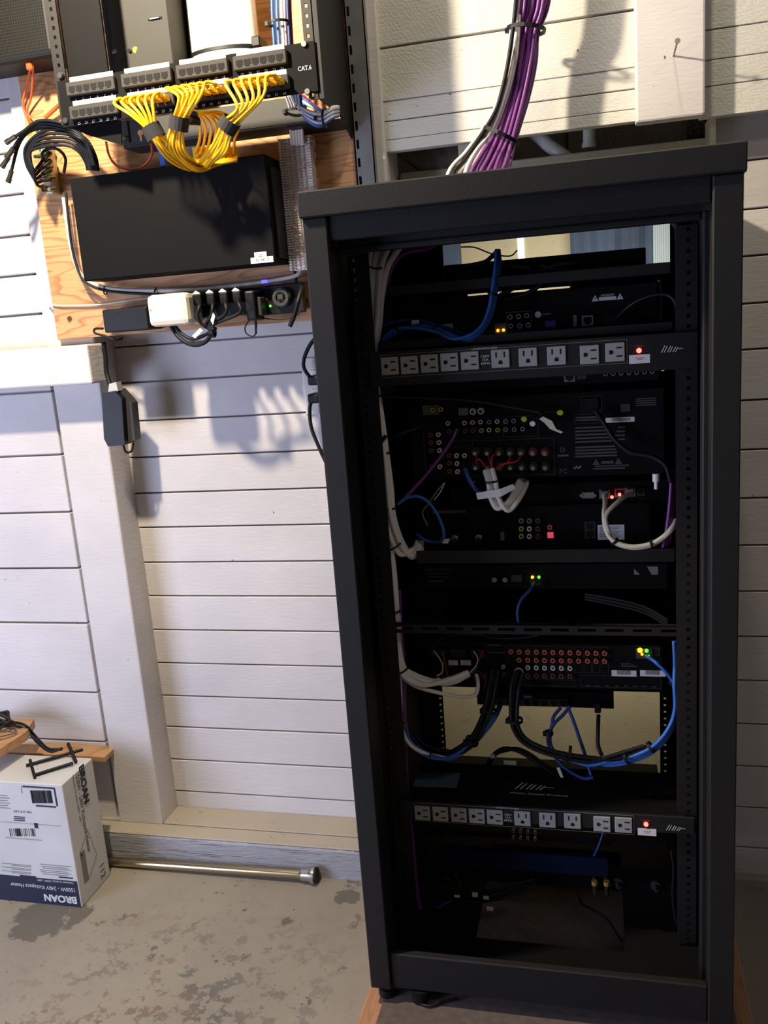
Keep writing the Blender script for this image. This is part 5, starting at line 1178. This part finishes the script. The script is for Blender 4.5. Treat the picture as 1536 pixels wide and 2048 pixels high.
for (u, v, k) in ((1007, 1331, 'w'), (1008, 1346, 'd')): rca(e, u, v, Y, k).scale = (0.8, 1, 0.8)
for (u0, u1) in ((1223, 1273), (1280, 1331)):
    m = MB(); a, b = P(u0, 1340, Y), P(u1, 1353, Y); m.box((a.x, Y - 0.0008, b.z), (b.x, Y, a.z)); m.build('label_sticker', PAPER, e)
    m = MB(); x_ = a.x + 0.009
    while x_ < b.x - 0.009: ww = random.choice((0.0004, 0.0007)); m.box((x_, Y - 0.001, b.z + 0.003), (x_ + ww, Y - 0.0008, a.z)); x_ += ww + 0.0006
    m.build('barcode', DINK, e)
for k, (u, v) in enumerate(((880, 1302), (918, 1302), (957, 1302), (884, 1350), (924, 1348), (962, 1346))):
    m = MB(); cbar(m, u, v, 0.026, 0.014, Y, 0.010); m.build('speaker_terminal', PLAS, e)
for (u0, u1) in ((897, 916), (921, 942)):
    m = MB(); rectbar(m, u0, 1320, u1, 1330, Y, 0.0012); m.build('zone_label', PAPER, e)
led(e, 1280, 1300, Y - 0.006, LEDY, 0.0040); led(e, 1284, 1308, Y - 0.006, LEDO, 0.0022); led(e, 1293, 1301, Y - 0.006, LEDG, 0.0030); led(e, 1297, 1312, Y - 0.006, LEDG, 0.0018)
m = MB(); cbar(m, 1288, 1306, 0.026, 0.018, Y, 0.003); m.build('network_port', DGREY, e)
rj(e, 1309, 1303, Y, DGREY, 'd')
q = P(1039, 1338, Y); m = MB(); m.cyl(q, q + Vector((0, -0.016, 0)), 0.0070, n=14); m.ring(q + Vector((0, -0.012, 0)), (0, -1, 0), 0.007, 0.0076, 0.004, 14, 1); T(m.build('round_plug', [PLAS, WHT]), 'black round plug with a white ring in the amplifier jack grid', 'plug')
# -- network switch J
Y = 1.46; e, x0, x1, z0, z1 = device('gigabit_switch', 'small black desktop switch mounted under the amplifier, cables from its ports', 'network switch', (953, 1380), (1228, 1418), Y, 0.14)
for k in range(8): rj(e, 1000 + k * 18, 1404 + k * 0.3, Y, DGREY, 'd').scale = (0.9, 1, 0.9)
m = MB(); rectbar(m, 1047, 1391, 1064, 1396, Y); m.build('port_print', GINK, e)
# mounting tray of the switch right part (black strip joining amplifier)
# -- lower units L and M
Y = 1.43; e, x0, x1, z0, z1 = device('lower_amplifier', 'black unit with two short rows of jacks just below the lower power strip', 'device', (838, 1655), (1335, 1700), Y, 0.28)
for j, v in enumerate((1658, 1671)):
    for k in range(4): rca(e, 1027 + k * 14.5, v + k * 0.8, Y, 'k').scale = (0.75, 1, 0.75)
m = MB(); rectbar(m, 900, 1700, 1215, 1735, Y - 0.01, 0.01)
T(m.build('blue_tray', BLUEP), 'dark blue strip under the lower rack unit', 'tray')
Y = 1.44; e, x0, x1, z0, z1 = device('lowest_device', 'black device lowest in the rack with two gold connectors', 'device', (865, 1733), (1352, 1792), Y, 0.045)
for (u, v) in ((1189, 1757), (1213, 1758)):
    m = MB(); q = P(u, v, Y); m.cyl(q + Vector((0, -0.012, 0.004)), q + Vector((0, -0.012, -0.004)), 0.0052, n=12, mi=0); m.cyl(q + Vector((0, -0.012, -0.004)), q + Vector((0, -0.012, -0.022)), 0.0044, n=10, mi=1); m.cyl(q, q + Vector((0, -0.014, 0)), 0.004, n=8, mi=1)
    m.build('gold_connector', [GOLD, STEEL], e)
for (u, v) in ((1236, 1764), (1311, 1770)):
    m = MB(); q = P(u, v, Y); m.cyl(q, q + Vector((0, -0.004, 0)), 0.009, n=16); m.cyl(q, q + Vector((0, -0.018, 0)), 0.005, 0.003, n=12); m.build('round_connector', DGREY, e)
m = MB(); rectbar(m, 885, 1754, 901, 1757, Y, 0.002); m.build('slot', GREYM, e)
for (u, v) in ((914, 1743), (921, 1765)): m = MB(); q = P(u, v, Y); m.cyl(q, q + Vector((0, -0.012, 0)), 0.004, n=10); m.build('small_connector', GREYM, e)

# ============================================================ RACK CABLES
def bundle(name, center, widths, n, r, m_, label, cat, group, seed=0, spread=1.0, jy=0.004):
    rnd = random.Random(seed); out = []
    for k in range(n):
        fr = (k + 0.5) / n - 0.5; pts = []
        for i, ((u, v, Y), w_) in enumerate(zip(center, widths)):
            a = Vector(center[max(i - 1, 0)][:2] if i else center[0][:2]); b = Vector(center[min(i + 1, len(center) - 1)][:2])
            t = (b - a).normalized(); nrm = Vector((-t.y, t.x)) if t.length else Vector((1, 0))
            if nrm.x > 0 or (abs(nrm.x) < 1e-6): nrm = -nrm
            off = fr * w_ + rnd.uniform(-0.05, 0.05) * w_
            pts.append(P(u - nrm.x * off, v - nrm.y * off, Y + ((k * 7) % 3 - 1) * jy))
        out.append(cord(name, pts, r, m_, label, cat, group)); 
    return out
# into the top of the rack from above
bundle('purple_cable', [(1078, -160, 1.61), (1068, 0, 1.61), (1054, 60, 1.615), (1046, 120, 1.615), (1034, 190, 1.61), (1008, 275, 1.59), (990, 320, 1.56), (975, 360, 1.53), (968, 440, 1.50)], [70, 60, 44, 52, 46, 48, 66, 74, 76], 15, 0.0035, PURP, 'purple cable in the thick bundle entering the rack top', 'cable', 'purple cables above the rack', 2, jy=0.006)
bundle('white_cable', [(1052, -160, 1.60), (1034, 0, 1.60), (1026, 60, 1.60), (1016, 140, 1.60), (1000, 205, 1.59), (968, 268, 1.58), (938, 312, 1.55), (905, 350, 1.52), (890, 440, 1.50)], [16, 12, 10, 10, 12, 22, 26, 30, 30], 3, 0.0035, WHITEC, 'white cable beside the purple bundle entering the rack top', 'cable', 'white cables above the rack', 3)
bundle('white_cable', [(1036, 30, 1.605), (1030, 110, 1.60), (1012, 190, 1.595), (985, 262, 1.585), (955, 305, 1.56), (935, 350, 1.53), (924, 440, 1.50)], [8, 8, 8, 10, 20, 26, 26], 2, 0.0035, WHITEC, 'white cable beside the purple bundle entering the rack top', 'cable', 'white cables above the rack', 5)
bundle('black_cable', [(1040, -100, 1.59), (1030, 20, 1.59), (1020, 100, 1.59), (1008, 165, 1.59), (990, 225, 1.585), (958, 278, 1.57), (925, 325, 1.54), (905, 352, 1.52), (896, 440, 1.50)], [4] * 9, 1, 0.0035, RUB, 'single black cable along the left side of the purple bundle', 'cable', None, 6)
def tie(u, v, Y, axis_uv, r, label, h=0.004, head=True):
    a = P(u - axis_uv[0], v - axis_uv[1], Y); b = P(u + axis_uv[0], v + axis_uv[1], Y)
    return wrap(P(u, v, Y), b - a, r, h, 'cable_tie', label, m=RUB, head=head)
tie(1052, 60, 1.608, (-2, 20), 0.0330, 'black cable tie around the purple bundle, higher of the two above the rack', 0.006)
tie(1002, 272, 1.588, (-8, 18), 0.0340, 'black cable tie around the purple bundle, just above the rack', 0.006)
# purple and white fan under the rack top
bundle('purple_cable', [(905, 440, 1.44), (860, 486, 1.42), (815, 496, 1.40), (785, 520, 1.385), (768, 570, 1.38), (757, 640, 1.38), (752, 720, 1.39)], [30, 26, 20, 18, 12, 8, 6], 4, 0.003, PURP, 'purple cable sweeping under the rack top to the left rail', 'cable', 'purple cables inside the rack top', 8)
bundle('white_cable', [(800, 440, 1.40), (775, 480, 1.39), (756, 530, 1.37), (751, 590, 1.365), (748, 650, 1.365), (746, 700, 1.37), (746, 735, 1.385), (752, 790, 1.37), (758, 850, 1.365), (766, 920, 1.365), (772, 980, 1.365), (777, 1030, 1.365), (790, 1075, 1.37), (806, 1102, 1.38), (822, 1108, 1.39), (836, 1098, 1.41), (838, 1085, 1.43)], [70, 64, 44, 36, 26, 10, 10, 12, 22, 24, 26, 24, 22, 20, 16, 14, 10], 5, 0.0048, WHITEC, 'white cable running down the left rail and curling into mid rack', 'cable', 'white cables down the left rail to mid rack', 9, jy=0.005)
bundle('white_cable', [(785, 440, 1.42), (764, 485, 1.40), (748, 530, 1.385), (744, 600, 1.38), (743, 700, 1.385), (744, 780, 1.38), (748, 850, 1.38), (758, 940, 1.38), (766, 1020, 1.375), (776, 1090, 1.37), (784, 1150, 1.365), (789, 1220, 1.365), (791, 1262, 1.37), (796, 1310, 1.365), (808, 1345, 1.365), (845, 1365, 1.37), (900, 1362, 1.375), (938, 1346, 1.38)], [40, 34, 20, 14, 8, 8, 12, 14, 14, 14, 14, 14, 12, 14, 18, 14, 10, 6], 3, 0.0048, WHITEC, 'white cable running down the left rail and curving to the amplifier', 'cable', 'white cables down the left rail to the amplifier', 10)
bundle('white_cable', [(795, 1230, 1.375), (797, 1290, 1.375), (806, 1335, 1.37), (832, 1352, 1.37), (862, 1362, 1.375), (880, 1360, 1.38)], [8, 8, 10, 8, 6, 4], 2, 0.0040, WHITEC, 'short white cable ending left of the amplifier terminals', 'cable', 'short white cables at the amplifier', 12)
cord('white_cable', [P(800, 1350, 1.37), P(830, 1372, 1.37), P(880, 1386, 1.37), (P(925, 1394, 1.375)), P(950, 1390, 1.38), P(956, 1370, 1.39), P(953, 1350, 1.41)], 0.0034, WHITEC, 'white cable sagging lowest below the amplifier terminals', 'cable')
cord('white_cable', [P(795, 1300, 1.38), P(800, 1360, 1.375), P(802, 1440, 1.37), P(808, 1470, 1.37), P(826, 1494, 1.37), P(860, 1510, 1.375), P(895, 1514, 1.38), P(925, 1506, 1.385), P(950, 1480, 1.39), P(975, 1440, 1.41), P(988, 1412, 1.45)], 0.0036, WHITEC, 'single white cable dropping down the left rail into the low loop', 'cable')
for (pts, m_, lb) in (([(868, 1302), (878, 1315), (885, 1330), (884, 1344), (874, 1352)], WHT, 'white speaker wire end at the left amplifier terminal'), ([(947, 1302), (955, 1315), (953, 1330), (940, 1345)], WHT, 'white speaker wire end at the right amplifier terminal'), ([(951, 1348), (957, 1365), (955, 1382), (948, 1392)], WHT, 'white speaker wire end at the lower right amplifier terminal'),
                    ([(886, 1302), (887, 1320), (886, 1345), (878, 1352)], GREENC, 'green speaker wire at the left amplifier terminal'), ([(953, 1325), (952, 1338), (935, 1352)], GREENC, 'green speaker wire at the right amplifier terminal'),
                    ([(886, 1303), (890, 1325), (896, 1355)], REDC, 'red speaker wire at the left amplifier terminal'), ([(965, 1300), (962, 1312), (956, 1325)], REDC, 'red speaker wire at the right amplifier terminal'), ([(968, 1350), (971, 1362), (969, 1378)], REDC, 'red speaker wire at the lower right amplifier terminal')):
    cord('speaker_wire', [P(u, v, 1.405) for u, v in pts], 0.0011, m_, lb, 'wire')
for (u, v, Y, ax, r, lb) in ((752, 792, 1.37, (2, 18), 0.012, 'just below the upper power strip'), (770, 905, 1.37, (3, 18), 0.0145, 'beside the receiver'), (779, 1016, 1.37, (3, 18), 0.0150, 'below the receiver'), (790, 1093, 1.368, (8, 12), 0.0140, 'where the cables curl into mid rack'), (789, 1222, 1.366, (2, 18), 0.010, 'just above the slotted bar'), (806, 1340, 1.366, (8, 12), 0.0120, 'left of the amplifier'), (802, 1446, 1.371, (1, 14), 0.006, 'on the single white cable'), (862, 1510, 1.378, (14, 3), 0.0095, 'at the bottom of the low left loop')):
    tie(u, v, Y, ax, r, 'black cable tie on the white cables ' + lb, 0.003, False)
m = MB(); m.tube([P(716, 517, 1.34), P(730, 530, 1.345), P(750, 537, 1.342), P(764, 536, 1.35)], 0.0018, 6); T(m.build('cable_tie', RUB), 'long black tie from the rail holding the white fan near the rack top', 'cable tie')
# white bunch from the receiver
bundle('white_cable', [(978, 940, 1.385), (984, 965, 1.37), (988, 990, 1.365), (998, 1012, 1.365), (1014, 1014, 1.37), (1028, 1000, 1.38), (1040, 975, 1.41), (1048, 960, 1.44)], [20, 20, 22, 20, 18, 20, 22, 20], 4, 0.0040, WHITEC, 'white cable dropping from the red speaker wires and hooking back', 'cable', 'white hooked cables below the receiver', 14)
tie(982, 962, 1.372, (2, 18), 0.014, 'black cable tie on the white hooked cables below the receiver', 0.003, False)
m = MB(); m.prism([P(952, 986, 1.35), P(1000, 978, 1.352), P(1026, 968, 1.36), (P(1031, 977, 1.362)), P(1003, 993, 1.352), P(955, 999, 1.35)], (0, 0.001, 0)); T(m.build('paper_tag', PAPER), 'white paper tag flag across the white hooked cables below the receiver', 'tag')
for pts in ([(952, 912), (952, 925), (958, 918), (972, 935)], [(975, 910), (980, 922), (984, 940)], [(998, 906), (985, 912), (984, 928), (986, 940)], [(1021, 908), (1016, 924), (1000, 930), (992, 940)], [(1043, 908), (1034, 922), (1010, 928), (996, 940)]):
    cord('speaker_wire', [P(pts[0][0], pts[0][1], 1.405)] + [P(u, v, 1.39) for u, v in pts[1:]], 0.0012, REDC, 'red speaker wire fanning from the receiver binding posts', 'wire', 'red speaker wires at the receiver')
# blue cables, upper
bundle('blue_cable', [(995, 500, 1.40), (996, 530, 1.385), (990, 570, 1.375), (982, 620, 1.37), (965, 655, 1.362), (938, 676, 1.355), (905, 674, 1.355), (872, 660, 1.36), (835, 654, 1.365), (795, 660, 1.37), (770, 680, 1.375), (760, 700, 1.38)], [8, 12, 12, 12, 12, 12, 12, 10, 8, 10, 10, 8], 3, 0.0030, BLUEC, 'blue network cable swooping from the topmost device to the left rail', 'cable', 'blue cables in the upper rack', 15, jy=0.003)
cord('dark_blue_cable', [P(985, 662, 1.41), P(960, 668, 1.38), P(930, 668, 1.38), P(880, 652, 1.385), P(830, 640, 1.385), P(780, 645, 1.385), P(764, 655, 1.385)], 0.0028, DBLUE, 'dark blue network cable from the amber-lit jack toward the left rail', 'cable')
m = MB(); cbar(m, 831, 645, 0.012, 0.007, 1.372, 0.001); T(m.build('cable_label', PAPER), 'small white wrap label on the dark blue cable in the upper rack', 'tag')
for (u, v, ax, lb) in ((985, 588, (-3, 14), 'its upright stretch'), (922, 678, (14, 2), 'the bottom of its swoop'), (868, 661, (14, 6), 'its flat stretch'), (796, 660, (12, -6), 'near the left rail')): tie(u, v, 1.363, ax, 0.0078, 'black cable tie on the blue upper cables at ' + lb, 0.003, False)
# black cables round the topmost devices
for (pts, lb) in (([(995, 500), (990, 510), (1000, 525), (1030, 532), (1060, 535)], 'short thick black plug cable above the blue cables'), ([(945, 530), (970, 524), (985, 512), (996, 502)], 'black cable rising left of the blue cables at the rack top'), ([(922, 494), (950, 495), (985, 508), (1020, 512), (1035, 500)], 'thin black wire arching over the bright gap at the rack top'), ([(1000, 590), (1040, 570), (1075, 548), (1110, 530), (1150, 526)], 'thick black cable slanting over the upper shelf'), ([(1010, 600), (1060, 584), (1090, 560), (1100, 545)], 'black cable hanging below the upper shelf lip'), ([(1080, 530), (1130, 540), (1190, 535), (1250, 530)], 'flat black cable lying along the upper shelf')):
    cord('black_cable', [P(u, v, 1.40) for u, v in pts], 0.0035 if 'thin' not in lb else 0.0011, RUB, lb, 'cable')
cord('black_cable', [P(1230, 640, 1.42), P(1262, 610, 1.40), P(1300, 592, 1.39), P(1335, 590, 1.385), P(1352, 610, 1.38), P(1354, 660, 1.375)], 0.0030, RUB, 'black power cable arching to the right rail in the upper rack', 'cable')
cord('black_cable', [P(1320, 640, 1.44), P(1322, 590, 1.44), P(1318, 560, 1.44)], 0.0030, GREYP, 'grey cable standing upright by the right end of the upper device', 'cable')
cord('maroon_cable', [P(1340, 440, 1.42), P(1355, 455, 1.40), P(1362, 500, 1.39), P(1366, 580, 1.385), P(1368, 700, 1.385)], 0.0045, mat('maroon_jacket', (70, 36, 36), 0.5), 'dark maroon cable bending down beside the right rail at the rack top', 'cable')
# below upper strip: grey cables and slanted lead
cord('grey_cable', [P(775, 793, 1.38), P(830, 795, 1.385), P(880, 797, 1.385), P(950, 802, 1.385), (P(1010, 812, 1.39)), P(1080, 825, 1.395)], 0.0022, DCAB, 'dark grey cable running across the top of the receiver back', 'cable')
cord('black_cable', [P(770, 884, 1.40), P(800, 868, 1.39), P(830, 858, 1.40), P(850, 846, 1.41)], 0.0030, RUB, 'black cable crossing left of the receiver jacks', 'cable')
cord('black_cable', [P(772, 872, 1.352), P(760, 888, 1.352), P(756, 920, 1.352), P(758, 975, 1.355), P(764, 1040, 1.36)], 0.0034, RUB, 'black cable wrapping in front of the white cables beside the receiver', 'cable')
cord('purple_cable', [P(913, 858, 1.41), P(905, 878, 1.40), P(880, 915, 1.39), P(845, 958, 1.385), P(815, 990, 1.38), P(796, 1008, 1.385)], 0.0028, PURP, 'single purple cable slanting down from the receiver jacks', 'cable')
cord('blue_cable', [P(930, 938, 1.41), P(936, 955, 1.40), P(948, 975, 1.395), P(960, 985, 1.40)], 0.0036, BLUEC, 'short blue cable below the receiver left of the white hooked cables', 'cable')
cord('blue_cable', [P(796, 1008, 1.38), P(815, 995, 1.38), P(840, 994, 1.38), P(862, 1010, 1.38), P(880, 1040, 1.38), P(888, 1070, 1.385), P(878, 1084, 1.40), P(850, 1080, 1.41), P(834, 1068, 1.42)], 0.0028, BLUEC, 'blue cable arching beside the cable box at the left', 'cable')
cord('green_wire', [P(888, 966, 1.42), P(872, 985, 1.41), P(855, 1010, 1.41), P(845, 1025, 1.41), P(855, 1052, 1.415)], 0.0014, mat('olive_wire', (110, 116, 66), 0.5), 'thin olive wire dangling left of the cable box', 'wire')
cord('white_wire', [P(889, 966, 1.418), P(880, 985, 1.41), P(868, 1000, 1.41)], 0.0009, WHT, 'thin white wire beside the olive wire', 'wire')
m = MB(); m.prism([P(886, 1078, 1.395), P(900, 1078, 1.395), P(896, 1087, 1.395), P(884, 1087, 1.395)], (0, 0.001, 0)); T(m.build('cable_label', PAPER), 'small pale wrap label on the blue cable by the cable box', 'tag')
# white loop lower right mid rack
for j in range(2):
    cord('white_cable', [P(1209 if j == 0 else 1262, 990 if j == 0 else 986, 1.43), P(1210 if j == 0 else 1240, 1008 if j == 0 else 1000, 1.40), P(1208 + j * 4, 1030, 1.38), P(1212 + j * 4, 1060, 1.375), P(1228, 1082 + j * 2, 1.372 + j * 0.005), P(1262, 1093 + j * 2, 1.37 + j * 0.005), P(1300, 1088 + j * 3, 1.37 + j * 0.005), P(1328, 1072 + j * 2, 1.37), P(1346, 1052 + j * 4, 1.375), P(1352, 1040, 1.385)], 0.0036, CREAMC, 'cream cable looping from the box with red lights to the right rail, ' + ('left strand' if j == 0 else 'right strand'), 'cable')
for k, (u, v) in enumerate(((1209, 987), (1260, 983))): m = MB(); q = P(u, v, 1.44); m.box(q - Vector((0.006, 0.012, 0.005)), q + Vector((0.006, 0.008, 0.006)), 0, 0.001); T(m.build('network_plug', GREYP), 'grey network plug ' + ('left' if k == 0 else 'right') + ' of the two red lights', 'plug')
tie(1229, 1083, 1.374, (8, 8), 0.0075, 'black cable tie on the cream loop, left one', 0.004, False); tie(1303, 1088, 1.372, (14, -4), 0.0075, 'black cable tie on the cream loop, right one', 0.004, False)
bundle('purple_cable', [(1346, 940, 1.39), (1344, 1000, 1.385), (1338, 1060, 1.385), (1330, 1100, 1.39)], [8, 12, 14, 14], 3, 0.0028, PURP, 'purple cable dropping behind the right end of the cream loop', 'cable', 'purple cables at the right rail', 18)
cord('black_cable', [P(1190, 820, 1.40), P(1210, 850, 1.40), P(1230, 880, 1.395), P(1262, 905, 1.39), P(1300, 912, 1.385), P(1330, 930, 1.38), P(1342, 965, 1.38)], 0.0040, RUB, 'black power cable curving from the receiver to the right rail', 'cable')
q = P(1312, 955, 1.38); m = MB(); m.cyl(q + Vector((0, 0, 0.006)), q - Vector((0, 0, 0.006)), 0.0055, n=10); m.cyl(q - Vector((0, 0, 0.006)), q - Vector((0, 0, 0.018)), 0.003, n=8); T(m.build('inline_plug', WHT), 'white cylindrical plug hanging near the right rail below the receiver', 'plug')
# G: blue lead down to the bar; grey arc
cord('dark_blue_cable', [P(1068, 1166, 1.41), P(1060, 1180, 1.39), P(1042, 1200, 1.38), P(1035, 1225, 1.375), P(1038, 1252, 1.37)], 0.0027, DBLUE, 'thin dark blue cable dropping from the green-lit jack to the slotted bar', 'cable')
for k in range(3): cord('grey_cable', [P(1170, 1188 + k * 5, 1.42), P(1230, 1198 + k * 6, 1.41), P(1290, 1214 + k * 6, 1.40), P(1335, 1240 + k * 6, 1.39)], 0.0024, DCAB, 'dark grey cable arcing to the right rail above the slotted bar', 'cable', 'dark grey arcing cables')
cord('black_cable', [P(862, 1300, 1.40), P(876, 1282, 1.39), P(905, 1270, 1.385), P(950, 1268, 1.385), P(990, 1276, 1.385), P(1040, 1276, 1.385), P(1078, 1270, 1.385)], 0.0016, DCAB, 'thin dark cable waving under the slotted bar', 'cable')
# blue down the right side and low loop
bundle('blue_cable', [(1352, 1282, 1.38), (1354, 1320, 1.375), (1352, 1370, 1.37), (1352, 1420, 1.37), (1340, 1460, 1.37), (1310, 1495, 1.37), (1270, 1516, 1.37), (1220, 1526, 1.375), (1180, 1526, 1.38), (1140, 1516, 1.385)], [14, 14, 10, 8, 12, 14, 16, 16, 14, 10], 3, 0.0032, BLUEC, 'blue cable from the right rail sweeping through the low loop', 'cable', 'blue cables in the low right loop', 20)
cord('blue_cable', [P(1292, 1312, 1.41), P(1308, 1322, 1.39), P(1328, 1340, 1.38), P(1346, 1366, 1.375), P(1352, 1400, 1.372)], 0.0030, BLUEC, 'blue cable from the yellow-green lit jack joining the right rail run', 'cable')
bundle('black_cable', [(1038, 1345, 1.40), (1030, 1375, 1.385), (1028, 1410, 1.38), (1030, 1450, 1.375), (1048, 1480, 1.375), (1085, 1500, 1.37), (1130, 1512, 1.37), (1180, 1519, 1.37), (1230, 1514, 1.37), (1290, 1495, 1.375)], [22, 20, 18, 14, 12, 12, 12, 12, 10, 8], 4, 0.0036, RUB, 'black audio cable dropping from the amplifier jacks into the low right loop', 'cable', 'black cables in the low right loop', 21)
bundle('black_cable', [(990, 1340, 1.40), (985, 1375, 1.385), (978, 1410, 1.38), (965, 1445, 1.375), (948, 1478, 1.375), (920, 1500, 1.38), (885, 1505, 1.385), (850, 1496, 1.39), (825, 1470, 1.40)], [16, 16, 16, 16, 16, 14, 12, 12, 10], 4, 0.0036, RUB, 'black audio cable dropping from the amplifier into the low left loop', 'cable', 'black cables in the low left loop', 22)
bundle('blue_cable', [(1000, 1412, 1.44), (988, 1436, 1.40), (965, 1466, 1.39), (938, 1494, 1.38), (900, 1516, 1.375), (866, 1514, 1.375), (835, 1498, 1.378), (815, 1476, 1.385), (808, 1440, 1.39)], [8, 10, 10, 10, 8, 8, 8, 8, 6], 2, 0.0032, BLUEC, 'blue cable from the small switch running into the low left loop', 'cable', 'blue cables in the low left loop', 23)
for j, (pts, lb) in enumerate((([(1122, 1415), (1108, 1432), (1104, 1450), (1100, 1480), (1108, 1502), (1130, 1520)], 'left of three'), ([(1140, 1413), (1124, 1432), (1108, 1448), (1096, 1475), (1104, 1505), (1130, 1535), (1165, 1556), (1186, 1555)], 'crossing left under the small switch'), ([(1135, 1413), (1146, 1440), (1160, 1480), (1172, 1515), (1182, 1550)], 'slanting right under the small switch'))):
    cord('blue_cable', [P(u, v, 1.42 - 0.008 * min(i, 4)) for i, (u, v) in enumerate(pts)], 0.0030, DBLUE, 'dark blue network cable ' + ('dropping steeply under the small switch' if j == 0 else lb), 'cable')
e = cord('black_power_cord', [P(1197, 1430, 1.42), P(1196, 1460, 1.40), P(1196, 1490, 1.39), P(1204, 1512, 1.38)], 0.0034, RUB, 'black power cable hanging straight down from the small switch', 'cable')
e.name = 'straight_power_cable'
m = MB(); m.box(P(1189, 1418, 1.44) + Vector((0, -0.006, -0.006)), P(1202, 1418, 1.44) + Vector((0, 0.01, 0.012)), 0, 0.002); m.build('plug', RUB, e)
tie(1030, 1440, 1.378, (0, 16), 0.0135, 'black cable tie on the black cables dropping below the amplifier', 0.005); tie(978, 1420, 1.385, (-4, 14), 0.0130, 'black cable tie on the low left loop near the small switch', 0.005); tie(944, 1482, 1.378, (-10, 12), 0.0125, 'black cable tie at the low point of the left loop', 0.005)
tie(1140, 1506, 1.372, (14, 2), 0.0120, 'black cable tie on the low right loop, nearest the middle', 0.005); tie(1252, 1514, 1.372, (14, -6), 0.0120, 'black cable tie on the low right loop, second from the rail', 0.005); tie(1302, 1494, 1.372, (12, -8), 0.0100, 'black cable tie on the low right loop, nearest the rail', 0.005); tie(1098, 1466, 1.392, (-3, 14), 0.0075, 'black cable tie on the dark blue cables under the small switch', 0.005); tie(1345, 1363, 1.376, (3, 14), 0.008, 'black cable tie where the blue cables meet by the right rail', 0.003, False)
# small hump of black cables behind the low strip
bundle('black_cable', [(976, 1530, 1.45), (990, 1508, 1.44), (1010, 1499, 1.435), (1035, 1500, 1.43), (1060, 1512, 1.425), (1085, 1530, 1.42), (1110, 1545, 1.42)], [4, 6, 8, 8, 10, 10, 8], 2, 0.0034, RUB, 'black cable humping up behind the low power strip', 'cable', 'black humped cables', 24)
for (u, v, lb) in ((985, 1512, 'left end'), (1020, 1525, 'middle')): m = MB(); cbar(m, u, v, 0.009 if u < 1000 else 0.022, 0.008, 1.432, 0.001); T(m.build('cable_label', PAPER), 'white wrap label at the ' + lb + ' of the humped black cables', 'tag')
m = MB(); m.prism([P(1113, 1536, 1.41), P(1119, 1535, 1.41), P(1127, 1555, 1.41), P(1121, 1555, 1.41)], (0, 0.001, 0)); T(m.build('paper_tag', PAPER), 'small white tag standing on top of the low power strip', 'tag')
# purple down the left rail, bottom
bundle('purple_cable', [(797, 1180, 1.385), (800, 1250, 1.385), (806, 1320, 1.385), (808, 1400, 1.385), (810, 1500, 1.385), (815, 1600, 1.39), (823, 1680, 1.38), (828, 1740, 1.38), (836, 1800, 1.38), (850, 1845, 1.385)], [8, 8, 8, 6, 6, 8, 10, 8, 6, 6], 2, 0.0030, PURP, 'purple cable running down the lower left rail', 'cable', 'purple cables on the lower left rail', 25)
cord('dark_blue_cable', [P(930, 1790, 1.40), P(890, 1808, 1.39), P(850, 1835, 1.385), P(830, 1865, 1.38), P(818, 1895, 1.38)], 0.0034, DBLUE, 'dark blue cable dropping to the lower left corner of the rack', 'cable')
cord('blue_cable', [P(1366, 1860, 1.38), P(1364, 1885, 1.37), P(1350, 1915, 1.36), P(1328, 1935, 1.35), P(1306, 1950, 1.345)], 0.0034, BLUEC, 'blue cable curving at the lower right corner of the rack', 'cable')
bundle('black_cable', [(905, 1795, 1.39), (950, 1795, 1.385), (990, 1790, 1.385), (1030, 1778, 1.39), (1070, 1765, 1.40)], [10, 22, 26, 24, 16], 4, 0.0026, RUB, 'black cable with a white wrap label at the rack bottom', 'cable', 'labelled black cables at the rack bottom', 26)
for (u, v, w_, h_, lb) in ((914, 1792, 0.010, 0.005, 'leftmost of the four'), (950, 1789, 0.010, 0.009, 'second from the left'), (972, 1795, 0.010, 0.007, 'third from the left, upper'), (980, 1817, 0.012, 0.008, 'lowest of the four')): m = MB(); cbar(m, u, v, w_, h_, 1.378, 0.001); T(m.build('cable_label', PAPER), 'white wrap label on black cables at the rack bottom, ' + lb, 'tag')
cord('black_cable', [P(1157, 1790, 1.42), P(1165, 1808, 1.43), P(1190, 1822, 1.43), P(1215, 1840, 1.42), P(1235, 1870, 1.41), P(1250, 1900, 1.40)], 0.0022, RUB, 'thin black cable snaking over the plywood seen through the rack bottom', 'cable')
cord('blue_cable', [P(1208, 1660, 1.42), P(1198, 1690, 1.415), P(1188, 1712, 1.415)], 0.0022, DBLUE, 'short dark blue cable below the lower power strip', 'cable')
bundle('grey_cable', [(1345, 1700, 1.385), (1350, 1740, 1.385), (1348, 1790, 1.39), (1355, 1850, 1.39)], [10, 10, 12, 10], 2, 0.0018, DCAB, 'thin grey cable by the lower right rail', 'cable', 'thin grey cables by the lower right rail', 28)
